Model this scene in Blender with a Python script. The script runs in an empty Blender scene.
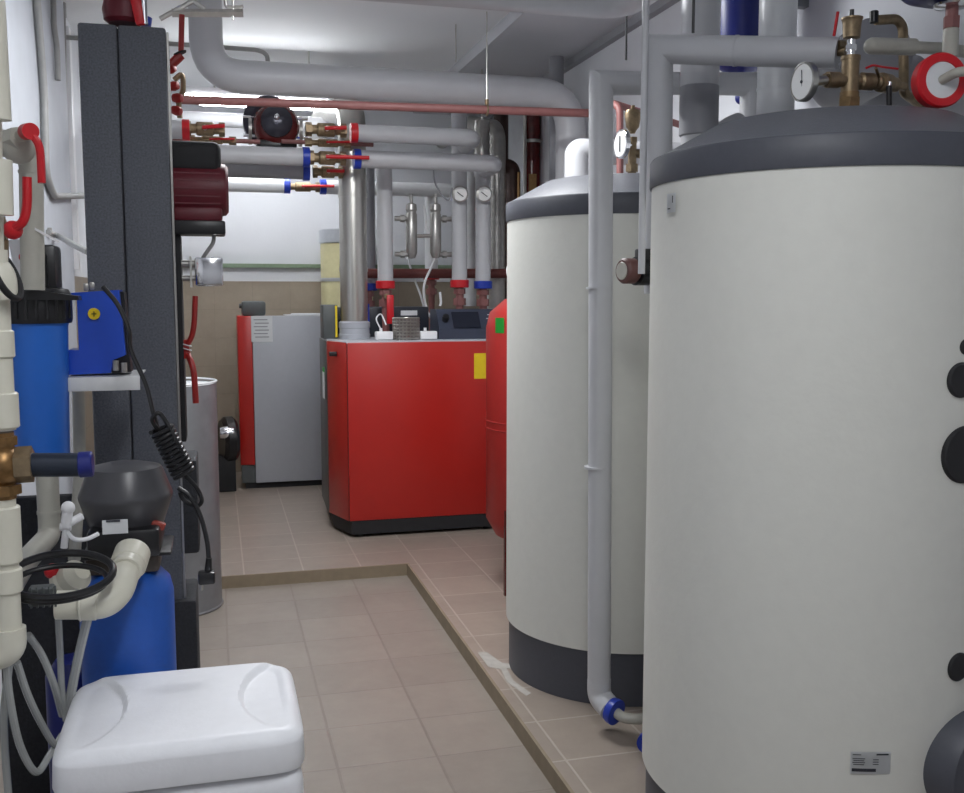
import bpy, bmesh, math, random
from mathutils import Vector, Matrix, Quaternion
random.seed(4)
S = bpy.context.scene
COL = S.collection
# ------------------------------------------------------------- camera, world, lights, exposure
cd = bpy.data.cameras.new('camera'); cam = bpy.data.objects.new('camera', cd); COL.objects.link(cam)
cam.location = (0, 0, 1.6)
cam.rotation_euler = (math.radians(90 - 5.87), 0, math.radians(-14.93))
cd.sensor_width = 36; cd.lens = 36 * 1000 / 964; cd.clip_start = .05
S.camera = cam
w = bpy.data.worlds.new('world'); S.world = w; w.use_nodes = True
w.node_tree.nodes['Background'].inputs[0].default_value = (.8, .9, 1, 1)
w.node_tree.nodes['Background'].inputs[1].default_value = .05
def area(name, loc, sx, sy, power, rot=(0, 0, 0), col=(.97, .985, 1)):
    l = bpy.data.lights.new(name, 'AREA'); l.shape = 'RECTANGLE'; l.size = sx; l.size_y = sy; l.energy = power; l.color = col
    o = bpy.data.objects.new(name, l); COL.objects.link(o); o.location = loc; o.rotation_euler = rot; return o
FILL_LAMPS = [('fill_pendant', (0.35, 0.70, 2.86), 24, 24, 0), ('fill_pendant', (0.70, 4.40, 3.07), 62, 22, 90)]  # lamps added out of view to brighten ceiling, aisle and rear pipes
for n_, l_, p_, q_, a_ in FILL_LAMPS:
    area('fill_down', (l_[0], l_[1], l_[2] - .035), .14, 1.25, p_, (0, 0, math.radians(a_)))
    area('fill_up', (l_[0], l_[1], l_[2] + .035), .14, 1.25, q_, (math.pi, 0, math.radians(a_)))
TUBE = 55.0
S.view_settings.view_transform = 'Standard'; S.view_settings.look = 'None'; S.view_settings.gamma = 1
S.view_settings.use_curve_mapping = False; S.view_settings.exposure = 0.0

# ------------------------------------------------------------- materials
def lin(c): return tuple(((x / 255) / 12.92 if x / 255 <= .04045 else ((x / 255 + .055) / 1.055) ** 2.4) for x in c) + (1,)
MATS = {}
def mat(name, col, rough=.5, metal=0, var=.06, scale=30, bump=0, bscale=80, spec=.5, emit=0, trans=0, coat=0):
    if name in MATS: return MATS[name]
    m = bpy.data.materials.new(name); m.use_nodes = True; nt = m.node_tree; b = nt.nodes['Principled BSDF']
    b.inputs['Roughness'].default_value = rough; b.inputs['Metallic'].default_value = metal
    b.inputs['Specular IOR Level'].default_value = spec
    if trans: b.inputs['Transmission Weight'].default_value = trans
    if coat: b.inputs['Coat Weight'].default_value = coat
    tc = nt.nodes.new('ShaderNodeTexCoord')
    nz = nt.nodes.new('ShaderNodeTexNoise'); nz.inputs['Scale'].default_value = scale; nz.inputs['Detail'].default_value = 4
    nt.links.new(tc.outputs['Object'], nz.inputs['Vector'])
    rp = nt.nodes.new('ShaderNodeMapRange'); rp.inputs['To Min'].default_value = 1 - var * 2; rp.inputs['To Max'].default_value = 1 + var * 2
    nt.links.new(nz.outputs['Fac'], rp.inputs['Value'])
    mx = nt.nodes.new('ShaderNodeVectorMath'); mx.operation = 'SCALE'; mx.inputs[0].default_value = lin(col)[:3]
    nt.links.new(rp.outputs['Result'], mx.inputs['Scale']); nt.links.new(mx.outputs[0], b.inputs['Base Color'])
    if bump:
        n2 = nt.nodes.new('ShaderNodeTexNoise'); n2.inputs['Scale'].default_value = bscale; nt.links.new(tc.outputs['Object'], n2.inputs['Vector'])
        bp = nt.nodes.new('ShaderNodeBump'); bp.inputs['Strength'].default_value = bump; bp.inputs['Distance'].default_value = .004
        nt.links.new(n2.outputs['Fac'], bp.inputs['Height']); nt.links.new(bp.outputs[0], b.inputs['Normal'])
    if emit:
        b.inputs['Emission Color'].default_value = lin(col); b.inputs['Emission Strength'].default_value = emit
    MATS[name] = m; return m
def tile_mat(name, col, grout, tw, th, ox, oy, mortar=.006, plane='XY', var=.10, rough=.35, gmix=.8):
    m = bpy.data.materials.new(name); m.use_nodes = True; nt = m.node_tree; b = nt.nodes['Principled BSDF']; N = nt.nodes.new; L = nt.links.new
    tc = N('ShaderNodeTexCoord'); sp = N('ShaderNodeSeparateXYZ'); L(tc.outputs['Object'], sp.inputs[0])
    cb = N('ShaderNodeCombineXYZ')
    L(sp.outputs[plane[0]], cb.inputs[0]); L(sp.outputs[plane[1]], cb.inputs[1])
    mp = N('ShaderNodeMapping'); mp.inputs['Location'].default_value = (-ox, -oy, 0); L(cb.outputs[0], mp.inputs[0])
    br = N('ShaderNodeTexBrick'); br.offset = 0; br.inputs['Scale'].default_value = 1
    br.inputs['Brick Width'].default_value = tw; br.inputs['Row Height'].default_value = th; br.inputs['Mortar Size'].default_value = mortar
    br.inputs['Mortar Smooth'].default_value = .3; br.inputs['Bias'].default_value = 0
    c1 = lin(col); c2 = tuple(x * (1 - var) for x in c1[:3]) + (1,)
    br.inputs['Color1'].default_value = c1; br.inputs['Color2'].default_value = c2; br.inputs['Mortar'].default_value = lin(grout)
    L(mp.outputs[0], br.inputs[0])
    nz = N('ShaderNodeTexNoise'); nz.inputs['Scale'].default_value = 7; nz.inputs['Detail'].default_value = 8; nz.inputs['Roughness'].default_value = .7
    L(tc.outputs['Object'], nz.inputs[0])
    rp = N('ShaderNodeMapRange'); rp.inputs['To Min'].default_value = .78; rp.inputs['To Max'].default_value = 1.22; L(nz.outputs['Fac'], rp.inputs[0])
    mx = N('ShaderNodeVectorMath'); mx.operation = 'SCALE'; L(br.outputs['Color'], mx.inputs[0]); L(rp.outputs[0], mx.inputs['Scale'])
    L(mx.outputs[0], b.inputs['Base Color'])
    bp = N('ShaderNodeBump'); bp.inputs['Strength'].default_value = .4; bp.inputs['Distance'].default_value = .003; bp.invert = True
    L(br.outputs['Fac'], bp.inputs['Height']); L(bp.outputs[0], b.inputs['Normal'])
    b.inputs['Roughness'].default_value = rough; MATS[name] = m; return m

WALL = mat('white_plaster', (222, 224, 228), .8, var=.03, scale=3, bump=.15, bscale=40)
CEIL = mat('ceiling_plaster', (196, 198, 203), .85, var=.05, scale=2)
CEIL2 = mat('ceiling_panel_paint', (232, 234, 236), .8, var=.02, scale=2)
PILAS = mat('grey_blue_paint', (186, 190, 197), .8, var=.06, scale=4)
GREY = mat('grey_pipe_jacket', (193, 194, 197), .38, var=.03, scale=12, bump=.05, bscale=30)
GREYD = mat('dull_grey_jacket', (150, 151, 156), .5, var=.05, scale=10)
WHITEP = mat('white_pipe_jacket', (228, 230, 232), .35, var=.02)
TANKW = mat('tank_cream_shell', (216, 216, 209), .5, var=.02, scale=25, bump=.12, bscale=60)
TANKD = mat('tank_dark_cover', (98, 100, 107), .42, var=.05, scale=60, bump=.3, bscale=250)
TANKB = mat('tank_dark_band', (74, 76, 84), .5, var=.05, scale=60)
BLACK = mat('black_plastic', (24, 24, 27), .35, var=.1)
BLACKM = mat('black_matte', (30, 30, 33), .7, var=.15)
FOAM = mat('black_foam_cover', (92, 95, 102), .65, var=.32, scale=170, bump=.2, bscale=220)
FOAMD = mat('dark_foam_block', (46, 47, 51), .8, var=.25, scale=120, bump=.5, bscale=150)
RED = mat('boiler_red_enamel', (176, 34, 27), .33, var=.03, scale=8)
REDD = mat('vessel_red_paint', (158, 34, 30), .4, var=.05)
REDP = mat('red_lever_plastic', (200, 22, 34), .4, var=.05)
MAROON = mat('pump_maroon', (98, 20, 34), .45, var=.08)
RUST = mat('oxide_red_pipe', (138, 90, 87), .5, var=.1, scale=20)
BROWN = mat('brown_pipe', (104, 52, 48), .5, var=.12)
DKRED = mat('dark_red_glossy', (88, 22, 22), .22, var=.2, scale=15)
BLUEP = mat('blue_collar', (28, 58, 170), .35, var=.05)
BLUEV = mat('blue_vessel', (32, 86, 176), .4, var=.05, scale=60)
BLUEH = mat('blue_housing', (44, 112, 212), .32, var=.03)
BLUEB = mat('blue_box', (26, 74, 190), .32, var=.03)
NAVY = mat('navy_paint', (24, 34, 110), .35, var=.06)
PVC = mat('ivory_pvc', (216, 213, 198), .35, var=.03)
PVCG = mat('beige_grey_pvc', (176, 174, 164), .45, var=.06)
BRASS = mat('brass', (150, 118, 78), .4, .75, var=.2, scale=40)
BRASSD = mat('aged_brass', (142, 124, 98), .45, .7, var=.25, scale=50)
BRONZE = mat('bronze', (138, 106, 68), .38, .75, var=.35, scale=60)
STEEL = mat('stainless_steel', (190, 188, 182), .28, .95, var=.06, scale=8)
STEELD = mat('aged_steel', (172, 170, 166), .34, .8, var=.12, scale=25)
GALV = mat('galvanised_steel', (142, 144, 148), .45, .55, var=.12, scale=10)
CHROME = mat('chrome', (225, 225, 228), .12, 1, var=.02)
GPANEL = mat('boiler_grey_panel', (178, 181, 188), .4, var=.02)
GDARK = mat('boiler_dark_panel', (84, 88, 88), .45, var=.05)
WHITE = mat('white_plastic', (236, 236, 238), .35, var=.015)
WHITEB = mat('brine_tank_white', (235, 236, 240), .42, var=.02, bump=.1, bscale=120)
PAPER = mat('paper', (222, 224, 226), .8, var=.02)
INK = mat('printed_ink', (70, 72, 80), .8)
YELLOW = mat('yellow_label', (226, 196, 24), .6)
GREENL = mat('green_sticker', (40, 170, 60), .6)
PINK = mat('pink_sticker', (210, 40, 120), .6)
GREENT = mat('green_rail', (130, 150, 125), .6)
CREAM = mat('pale_yellow_jacket', (198, 192, 150), .45, var=.05)
SILVER = mat('aluminium_foil', (200, 204, 208), .3, .8)
CONDUIT = mat('grey_conduit', (150, 150, 148), .5)
CLEARH = mat('clear_hose', (205, 208, 205), .15, var=.02, trans=.45)
DOME = mat('charcoal_dome', (72, 72, 76), .33, var=.05)
GAUGE = mat('gauge_face', (238, 238, 236), .3, var=.01)
BROWNT = mat('step_edge_brown', (138, 124, 104), .6, var=.12, scale=15)
CHALK = mat('grout_spill', (172, 167, 160), .9, var=.1)
FLOORM = tile_mat('floor_tiles', (146, 137, 128), (134, 124, 116), .36, .335, .02, 3.40, .006)
FLOORU = tile_mat('platform_tiles', (154, 142, 131), (172, 161, 151), .335, .325, 1.13, 4.09, .005)
DADO = tile_mat('wall_tiles', (150, 138, 122), (138, 128, 114), .33, .25, 0, .21, .003, 'XZ', .06, .4)
DADOS = tile_mat('side_wall_tiles', (150, 138, 122), (138, 128, 114), .33, .25, 0, .21, .003, 'YZ', .06, .4)

# ------------------------------------------------------------- mesh helpers
def V(*a): return Vector(a[0]) if len(a) == 1 else Vector(a)
def rotz(v): 
    v = Vector(v).normalized(); return Vector((0, 0, 1)).rotation_difference(v)
class M:
    def __init__(s): s.bm = bmesh.new()
    def _add(s, b):
        me = bpy.data.meshes.new('t'); b.to_mesh(me); b.free(); s.bm.from_mesh(me); bpy.data.meshes.remove(me); return s
    def box(s, c, d, rot=(0, 0, 0), bev=0, seg=2):
        b = bmesh.new(); bmesh.ops.create_cube(b, size=1); bmesh.ops.scale(b, vec=Vector(d), verts=b.verts)
        if bev: bmesh.ops.bevel(b, geom=b.edges[:], offset=bev, segments=seg, profile=.5, affect='EDGES')
        from mathutils import Euler
        mt = Matrix.Translation(Vector(c)) @ Euler([math.radians(r) for r in rot]).to_matrix().to_4x4()
        bmesh.ops.transform(b, matrix=mt, verts=b.verts); return s._add(b)
    def box2(s, a, b_, bev=0, seg=2):
        a = Vector(a); b_ = Vector(b_); return s.box((a + b_) / 2, [abs(x) for x in (b_ - a)], bev=bev, seg=seg)
    def lathe(s, o, prof, n=32, axis=(0, 0, 1)):
        q = rotz(axis); o = Vector(o); b = bmesh.new(); rings = []
        for r, h in prof:
            if r < 1e-5: rings.append([b.verts.new(o + q @ Vector((0, 0, h)))])
            else: rings.append([b.verts.new(o + q @ Vector((r * math.cos(2 * math.pi * i / n), r * math.sin(2 * math.pi * i / n), h))) for i in range(n)])
        for A, B in zip(rings, rings[1:]):
            for i in range(n):
                j = (i + 1) % n
                if len(A) == 1 and len(B) == 1: continue
                if len(A) == 1: b.faces.new((A[0], B[i], B[j]))
                elif len(B) == 1: b.faces.new((A[i], B[0], A[j]))
                else: b.faces.new((A[i], A[j], B[j], B[i]))
        if len(rings[0]) > 1: b.faces.new(list(reversed(rings[0])))
        if len(rings[-1]) > 1: b.faces.new(rings[-1])
        bmesh.ops.recalc_face_normals(b, faces=b.faces[:]); return s._add(b)
    def cyl(s, p0, p1, r0, r1=None, n=24, bev=0):
        p0 = Vector(p0); p1 = Vector(p1); d = (p1 - p0); L = d.length; r1 = r0 if r1 is None else r1
        pr = [(r0, 0), (r1, L)] if not bev else [(r0 - bev, 0), (r0, bev), (r1, L - bev), (r1 - bev, L)]
        return s.lathe(p0, pr, n, d)
    def sph(s, c, r, sc=(1, 1, 1), n=20):
        b = bmesh.new(); bmesh.ops.create_uvsphere(b, u_segments=n, v_segments=n // 2, radius=r)
        bmesh.ops.scale(b, vec=Vector(sc), verts=b.verts); bmesh.ops.translate(b, vec=Vector(c), verts=b.verts); return s._add(b)
    def tube(s, pts, r, fil=0, n=16, closed=False, rr=None):
        P = [Vector(p) for p in pts]; out = []
        if fil:
            out.append(P[0])
            for a, b_, c in zip(P, P[1:], P[2:]):
                d0 = (a - b_); d1 = (c - b_); t = min(fil, d0.length * .49, d1.length * .49)
                s0 = b_ + d0.normalized() * t; s1 = b_ + d1.normalized() * t
                for k in range(9):
                    u = k / 8; out.append(s0 * (1 - u) ** 2 + b_ * 2 * u * (1 - u) + s1 * u * u)
            out.append(P[-1])
        else: out = P
        o2 = [out[0]]
        for p in out[1:]:
            if (p - o2[-1]).length > 1e-5: o2.append(p)
        out = o2; N = len(out); b = bmesh.new(); rings = []; pn = None
        for i, p in enumerate(out):
            if closed: t = (out[(i + 1) % N] - out[i - 1]).normalized()
            else:
                t0 = (out[i] - out[i - 1]).normalized() if i else None; t1 = (out[i + 1] - out[i]).normalized() if i < N - 1 else None
                t = t0 if t1 is None else t1 if t0 is None else (t0 + t1).normalized()
                
            if pn is None: pn = t.orthogonal().normalized()
            pn = (pn - t * pn.dot(t)).normalized(); bn = t.cross(pn)
            k = 1
            if not closed and 0 < i < N - 1 and not fil: k = 1 / max(.3, t.dot(t1))
            ri = r if rr is None else rr[min(i, len(rr) - 1)]
            ring = []
            bis = None
            if k > 1.001: bis = (t1 - t0).normalized()
            for j in range(n):
                a = 2 * math.pi * j / n; d = pn * math.cos(a) * ri + bn * math.sin(a) * ri
                if bis is not None: d = d + bis * d.dot(bis) * (k - 1)
                ring.append(b.verts.new(p + d))
            rings.append(ring)
        for A, B in list(zip(rings, rings[1:])) + ([(rings[-1], rings[0])] if closed else []):
            for i in range(n): j = (i + 1) % n; b.faces.new((A[i], A[j], B[j], B[i]))
        if not closed: b.faces.new(list(reversed(rings[0]))); b.faces.new(rings[-1])
        bmesh.ops.recalc_face_normals(b, faces=b.faces[:]); return s._add(b)
    def curve(s, pts, r, n=10, sub=8):
        P = [Vector(p) for p in pts]; P = [P[0] * 2 - P[1]] + P + [P[-1] * 2 - P[-2]]; o = []
        for i in range(1, len(P) - 2):
            for k in range(sub):
                t = k / sub; a, b_, c, d = P[i - 1:i + 3]
                o.append(.5 * ((2 * b_) + (c - a) * t + (2 * a - 5 * b_ + 4 * c - d) * t * t + (3 * b_ - a - 3 * c + d) * t ** 3))
        o.append(P[-2]); return s.tube(o, r, 0, n) if False else s._curve(o, r, n)
    def _curve(s, o, r, n):
        b = bmesh.new(); pn = None; rings = []
        for i, p in enumerate(o):
            t = (o[min(i + 1, len(o) - 1)] - o[max(i - 1, 0)]).normalized()
            if pn is None: pn = t.orthogonal().normalized()
            pn = (pn - t * pn.dot(t)).normalized(); bn = t.cross(pn)
            rings.append([b.verts.new(p + pn * math.cos(2 * math.pi * j / n) * r + bn * math.sin(2 * math.pi * j / n) * r) for j in range(n)])
        for A, B in zip(rings, rings[1:]):
            for i in range(n): j = (i + 1) % n; b.faces.new((A[i], A[j], B[j], B[i]))
        b.faces.new(list(reversed(rings[0]))); b.faces.new(rings[-1]); bmesh.ops.recalc_face_normals(b, faces=b.faces[:]); return s._add(b)
    def torus(s, c, axis, R, r, n=32, m=12):
        q = rotz(axis); c = Vector(c)
        return s.tube([c + q @ Vector((R * math.cos(2 * math.pi * i / n), R * math.sin(2 * math.pi * i / n), 0)) for i in range(n)], r, 0, m, True)
    def prism(s, pts, z0, z1, bev=0):
        b = bmesh.new(); A = [b.verts.new((x, y, z0)) for x, y in pts]; f = b.faces.new(A)
        r = bmesh.ops.extrude_face_region(b, geom=[f]); vs = [g for g in r['geom'] if isinstance(g, bmesh.types.BMVert)]
        bmesh.ops.translate(b, vec=(0, 0, z1 - z0), verts=vs); bmesh.ops.recalc_face_normals(b, faces=b.faces[:])
        if bev: bmesh.ops.bevel(b, geom=b.edges[:], offset=bev, segments=2, profile=.5, affect='EDGES')
        return s._add(b)
    def plate(s, pts, thick, axis):
        b = bmesh.new(); A = [b.verts.new(Vector(p)) for p in pts]; f = b.faces.new(A)
        r = bmesh.ops.extrude_face_region(b, geom=[f]); vs = [g for g in r['geom'] if isinstance(g, bmesh.types.BMVert)]
        bmesh.ops.translate(b, vec=Vector(axis).normalized() * thick, verts=vs); bmesh.ops.recalc_face_normals(b, faces=b.faces[:]); return s._add(b)
    def hexn(s, p0, p1, r): return s.cyl(p0, p1, r, n=6)

def part(name, m, mt, parent=None, label=None, kind=None):
    me = bpy.data.meshes.new(name); bm = m.bm
    vs = [v.co for v in bm.verts]
    if parent is None:
        lo = Vector([min(v[i] for v in vs) for i in range(3)]); hi = Vector([max(v[i] for v in vs) for i in range(3)])
        org = Vector(((lo.x + hi.x) / 2, (lo.y + hi.y) / 2, lo.z))
        if kind: org = Vector((0, 0, 0))
    else:
        org = Vector(parent['_o'])
    bmesh.ops.translate(bm, vec=-org, verts=bm.verts)
    bm.to_mesh(me); bm.free(); me.materials.append(mt)
    for p in me.polygons: p.use_smooth = True
    me.set_sharp_from_angle(angle=math.radians(35))
    o = bpy.data.objects.new(name, me); COL.objects.link(o); o['_o'] = list(org)
    if parent: o.parent = parent
    else: o.location = org
    if label: o['label'] = label
    if kind: o['kind'] = kind
    return o
ROOTS = []
def thing(name, label, cat, loc, group=None):
    o = bpy.data.objects.new(name, None); COL.objects.link(o); o.location = loc; o.empty_display_size = .05; o['_o'] = list(loc)
    o['label'] = label; o['category'] = cat
    if group: o['group'] = group
    return o
def single(name, m, mt, label, cat, group=None):
    o = part(name, m, mt); o['label'] = label; o['category'] = cat
    if group: o['group'] = group
    return o
def struct(name, m, mt): return part(name, m, mt, None, None, 'structure')
def lerp(a, b, t): return Vector(a) * (1 - t) + Vector(b) * t
def off(p, dx=0, dy=0, dz=0): return Vector(p) + Vector((dx, dy, dz))

# ------------------------------------------------------------- structure
XL, XR, YB, YF, ZC = -.85, 2.5, 9.2, -1.4, 3.24
struct('floor', M().box2((XL - .1, YF - .1, -.27), (XR + .1, YB + .1, -.07)), FLOORM)
struct('floor.001', M().prism([(1.08, YF), (XR, YF), (XR, YB), (XL, YB), (XL, 5.75), (1.08, 5.75)], -.07, 0), FLOORU)
struct('trim_1', M().box2((XL, 5.738, -.07), (1.068, 5.75, .001)).box2((1.068, YF, -.07), (1.08, 5.75, .001)), BROWNT)
struct('wall_left', M().box2((XL - .1, YF, -.07), (XL, YB, 3.4)), WALL)
struct('wall_right', M().box2((XR, YF, -.07), (XR + .1, YB, 3.4)), WALL)
struct('wall_back', M().box2((XL - .1, YB, -.07), (XR + .1, YB + .1, 3.4)), WALL)
struct('wall_front', M().box2((XL - .1, YF - .1, -.07), (XR + .1, YF, 3.4)), WALL)
struct('ceiling', M().box2((XL, YF, ZC), (1.8, 5.8, 3.4)).box2((1.8, YF, ZC), (XR, YB, 3.4)).box2((XL - .1, YF - .1, 3.4), (XR + .1, YB + .1, 3.5)), CEIL)
struct('ceiling.001', M().box2((XL, 5.8, 3.32), (1.8, YB, 3.4)), CEIL2)
struct('wall_left.001', M().box2((XL, 4.2, -.07), (XL + .09, 6.1, ZC)), PILAS)
struct('wall_back.001', M().box2((XL, YB - .012, 0), (XR, YB, 1.71)), DADO)
struct('wall_left.002', M().box2((XL, 6.1, 0), (XL + .012, YB, 1.71)), DADOS)
struct('trim_2', M().box2((XL, YB - .03, 1.83), (XR, YB, 1.865)), GREENT)
struct('trim_3', M().box2((XR - .05, 5.0, ZC - .05), (XR, YB, ZC)), GREYD)

# ------------------------------------------------------------- ceiling lamps: added pendants out of view, then the lit tube lamps
for i_, (n_, l_, p_, q_, a_) in enumerate(FILL_LAMPS):
    t = thing('fill_pendant', ['added unseen fill lamp hung over the near end of the aisle', 'added unseen fill lamp hung over the middle of the room behind the large grey duct'][i_], 'lamp', (l_[0], l_[1], ZC), 'added fill lamps above the aisle')
    part('lamp_housing', M().box(l_, (.16, 1.3, .05), (0, 0, a_), bev=.008), WHITE, t)
    for k in (-1, 1): sx_, sy_ = (k * .5, 0) if a_ else (0, k * .5); part('suspension_rod', M().cyl((l_[0] + sx_, l_[1] + sy_, l_[2]), (l_[0] + sx_, l_[1] + sy_, ZC), .005, n=8), STEEL, t)
TUBEM = mat('lit_tube', (250, 252, 255), .4, var=0, emit=TUBE)
y = 8.2; a = Vector((-0.088, 8.200, 3.055)); b = Vector((1.060, 8.200, 3.086)); zf = (a.z + b.z) / 2
t = thing('ceiling_lamp', 'lit fluorescent batten lamp with white reflector behind the round dark pump', 'lamp', ((a.x + b.x) / 2, y, 3.32))
part('lamp_housing', M().box(((a.x + b.x) / 2, y, zf + .05), (b.x - a.x, .10, .04), bev=.005), WHITE, t)
part('reflector', M().plate([(a.x, y - .05, zf + .04), (b.x, y - .05, zf + .04), (b.x - .03, y - .17, zf), (a.x + .03, y - .17, zf)], .006, (0, 0, 1)).plate([(a.x, y + .05, zf + .04), (b.x, y + .05, zf + .04), (b.x - .03, y + .17, zf), (a.x + .03, y + .17, zf)], .006, (0, 0, 1)), WHITE, t)
for k in (-1, 1): part('lamp_tube', M().cyl((a.x + .02, y + k * .045, zf + .003), (b.x - .02, y + k * .045, zf + .003), .018, n=12), TUBEM, t)
for k in (.2, .8): part('suspension_rod', M().cyl((a.x + k * 1.1, y, zf + .05), (a.x + k * 1.1, y, 3.32), .006, n=8), STEEL, t)
a = Vector((-0.178, 7.400, 2.959)); b = Vector((0.950, 7.400, 2.997))
t = thing('ceiling_lamp', 'slim lit tube lamp seen as a bright line above the dull red pipe', 'lamp', ((a.x + b.x) / 2, 7.4, 3.32))
part('lamp_housing', M().box(((a.x + b.x) / 2, 7.42, a.z + .045), (b.x - a.x, .06, .05), bev=.005), WHITE, t)
part('lamp_tube', M().cyl((a.x + .02, 7.4, a.z + .0), (b.x - .02, 7.4, a.z + .0), .016, n=12), TUBEM, t)
for k in (.2, .8): part('suspension_rod', M().cyl((a.x + k * 1.1, 7.42, a.z + .05), (a.x + k * 1.1, 7.42, 3.32), .006, n=8), STEEL, t)

# ------------------------------------------------------------- storage tanks
def tank(cx, cy, R, label):
    t = thing('storage_tank', label, 'tank', (cx, cy, 0)); o = (cx, cy, 0)
    part('tank_base', M().lathe(o, [(R - .012, 0), (R - .012, .218)], 96), TANKB, t, 'dark grey base band')
    part('tank_shell', M().lathe(o, [(R, .216), (R, 1.897)], 128), TANKW, t)
    part('lid_band', M().lathe(o, [(R + .004, 1.895), (R + .006, 1.90), (R + .006, 1.966), (R + .002, 1.972)], 128), TANKB, t, 'dark grey rim band')
    part('tank_lid', M().lathe(o, [(R + .002, 1.970), (R - .02, 1.982), (.33, 2.058), (.31, 2.062), (0, 2.064)], 128), TANKD, t, 'sloping dark grey lid')
    return t
T2 = tank(1.664, 3.93, .49, 'tall cream insulated water tank standing behind the front one, blue collared pipe before it')
T1 = tank(1.668, 2.49, .49, 'tall cream insulated water tank with black port caps and a large round flange, in front')
def tank_disc(cx, cy, R, px, py, r, depth, mt, name, ring=None):
    a = math.atan2(py - cy, px - cx); n = Vector((math.cos(a), math.sin(a), 0)); c = Vector((cx, cy, 0)) + n * (R - .02)
    return c, n
import itertools
for (p, r) in (((1.717, 2.000, 1.395), .0225), ((1.727, 2.000, 1.474), .010), ((1.739, 2.000, 1.214), .037), ((1.756, 2.000, 0.682), .019)):
    p = Vector(p); a = math.atan2(p.y - 2.49, p.x - 1.66); n = Vector((math.cos(a), math.sin(a), 0)); c = Vector((1.66, 2.49, p.z)) + n * .47
    part('port_cap', M().cyl(c, c + n * .028, r * 1.9, n=40, bev=.004), BLACKM, T1, 'round black port cap')
p = Vector((1.803, 2.000, 0.426)); a = math.atan2(p.y - 2.49, p.x - 1.668); n = Vector((math.cos(a), math.sin(a), 0)); c = Vector((1.668, 2.49, p.z)) + n * .44
f = part('flange_cover', M().lathe(c, [(.136, 0), (.140, .085), (.128, .108), (.096, .116), (.090, .095), (.0, .095)], 64, n), TANKB, T1, 'large round dark flange cover')
part('flange_recess', M().cyl(c + n * .093, c + n * .098, .089, n=48), BLACKM, f)
# curved stickers that follow the shell
def sticker(px, z0, z1, wd, R, cx, cy, name, parent, mt, off_=.0008, dx=0):
    a0 = math.atan2(px[1] - cy, px[0] - cx); m = M(); b = m.bm; n = 8; rows = []
    for z in (z0, z1):
        rows.append([b.verts.new((cx + (R + off_) * math.cos(a0 + (i / n - .5) * wd / R + dx / R), cy + (R + off_) * math.sin(a0 + (i / n - .5) * wd / R + dx / R), z)) for i in range(n + 1)])
    for i in range(n): b.faces.new((rows[0][i], rows[0][i + 1], rows[1][i + 1], rows[1][i]))
    r = bmesh.ops.solidify(b, geom=b.faces[:], thickness=.0006)
    return part(name, m, mt, parent)
p = (1.532, 2.050, 0.457); z = p[2]
s = sticker(p, z - .028, z + .028, .098, .49, 1.66, 2.49, 'data_sticker', T1, PAPER); s['label'] = 'printed white data sticker'
sticker(p, z + .020, z + .024, .030, .49, 1.66, 2.49, 'print_line', s, INK, .0016, .028)
sticker(p, z + .020, z + .022, .020, .49, 1.66, 2.49, 'print_line', s, INK, .0016, -.034)
for k in range(4): sticker(p, z + .010 - k * .005, z + .012 - k * .005, .030 - .004 * (k % 2), .49, 1.66, 2.49, 'print_line', s, INK, .0016, -.029)
for k in range(3): sticker(p, z + .008 - k * .006, z + .010 - k * .006, .014, .49, 1.66, 2.49, 'print_line', s, INK, .0016, .012)
sticker(p, z - .022, z - .014, .058, .49, 1.66, 2.49, 'barcode', s, INK, .0016, -.016)
p = (1.17, 2.455, 0); z = 1.838
s = sticker(p, z - .025, z + .025, .045, .49, 1.66, 2.49, 'test_sticker', T1, PAPER); s['label'] = 'small white sticker below the rim'
sticker(p, z, z + .018, .004, .49, 1.66, 2.49, 'print_line', s, INK, .0016, .008)
sticker(p, z - .016, z - .013, .014, .49, 1.66, 2.49, 'print_line', s, INK, .0016, -.01)
for q in ((1.30, 3.42), (1.37, 3.36)): pass
struct('floor.002', M().prism([(1.10, 4.20), (1.14, 4.19), (1.17, 4.05), (1.24, 4.00), (1.22, 3.96), (1.17, 3.98), (1.16, 3.84), (1.19, 3.70), (1.165, 3.68), (1.13, 3.84), (1.145, 3.98), (1.10, 4.02)], 0, .0012), CHALK)

# ------------------------------------------------------------- pipes round the tanks
def pipe(name, label, pts, r, mt, fil=0, cat='pipe', collars=(), seams=(), group=None):
    t = thing(name, label, cat, Vector(pts[0]), group)
    part('pipe_run', M().tube(pts, r, fil, 28), mt, t)
    for c, d, cm, rr, L in collars:
        c = Vector(c); d = Vector(d).normalized()
        part('end_collar', M().cyl(c - d * L / 2, c + d * L / 2, rr, n=28, bev=.002), cm, t, {'blue_collar': 'blue end collar', 'red_lever_plastic': 'red end collar'}.get(cm.name))
    for c, d in seams:
        c = Vector(c); d = Vector(d).normalized()
        part('joint_band', M().cyl(c - d * .004, c + d * .004, r + .002, n=28), mt, t)
    return t
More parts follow.
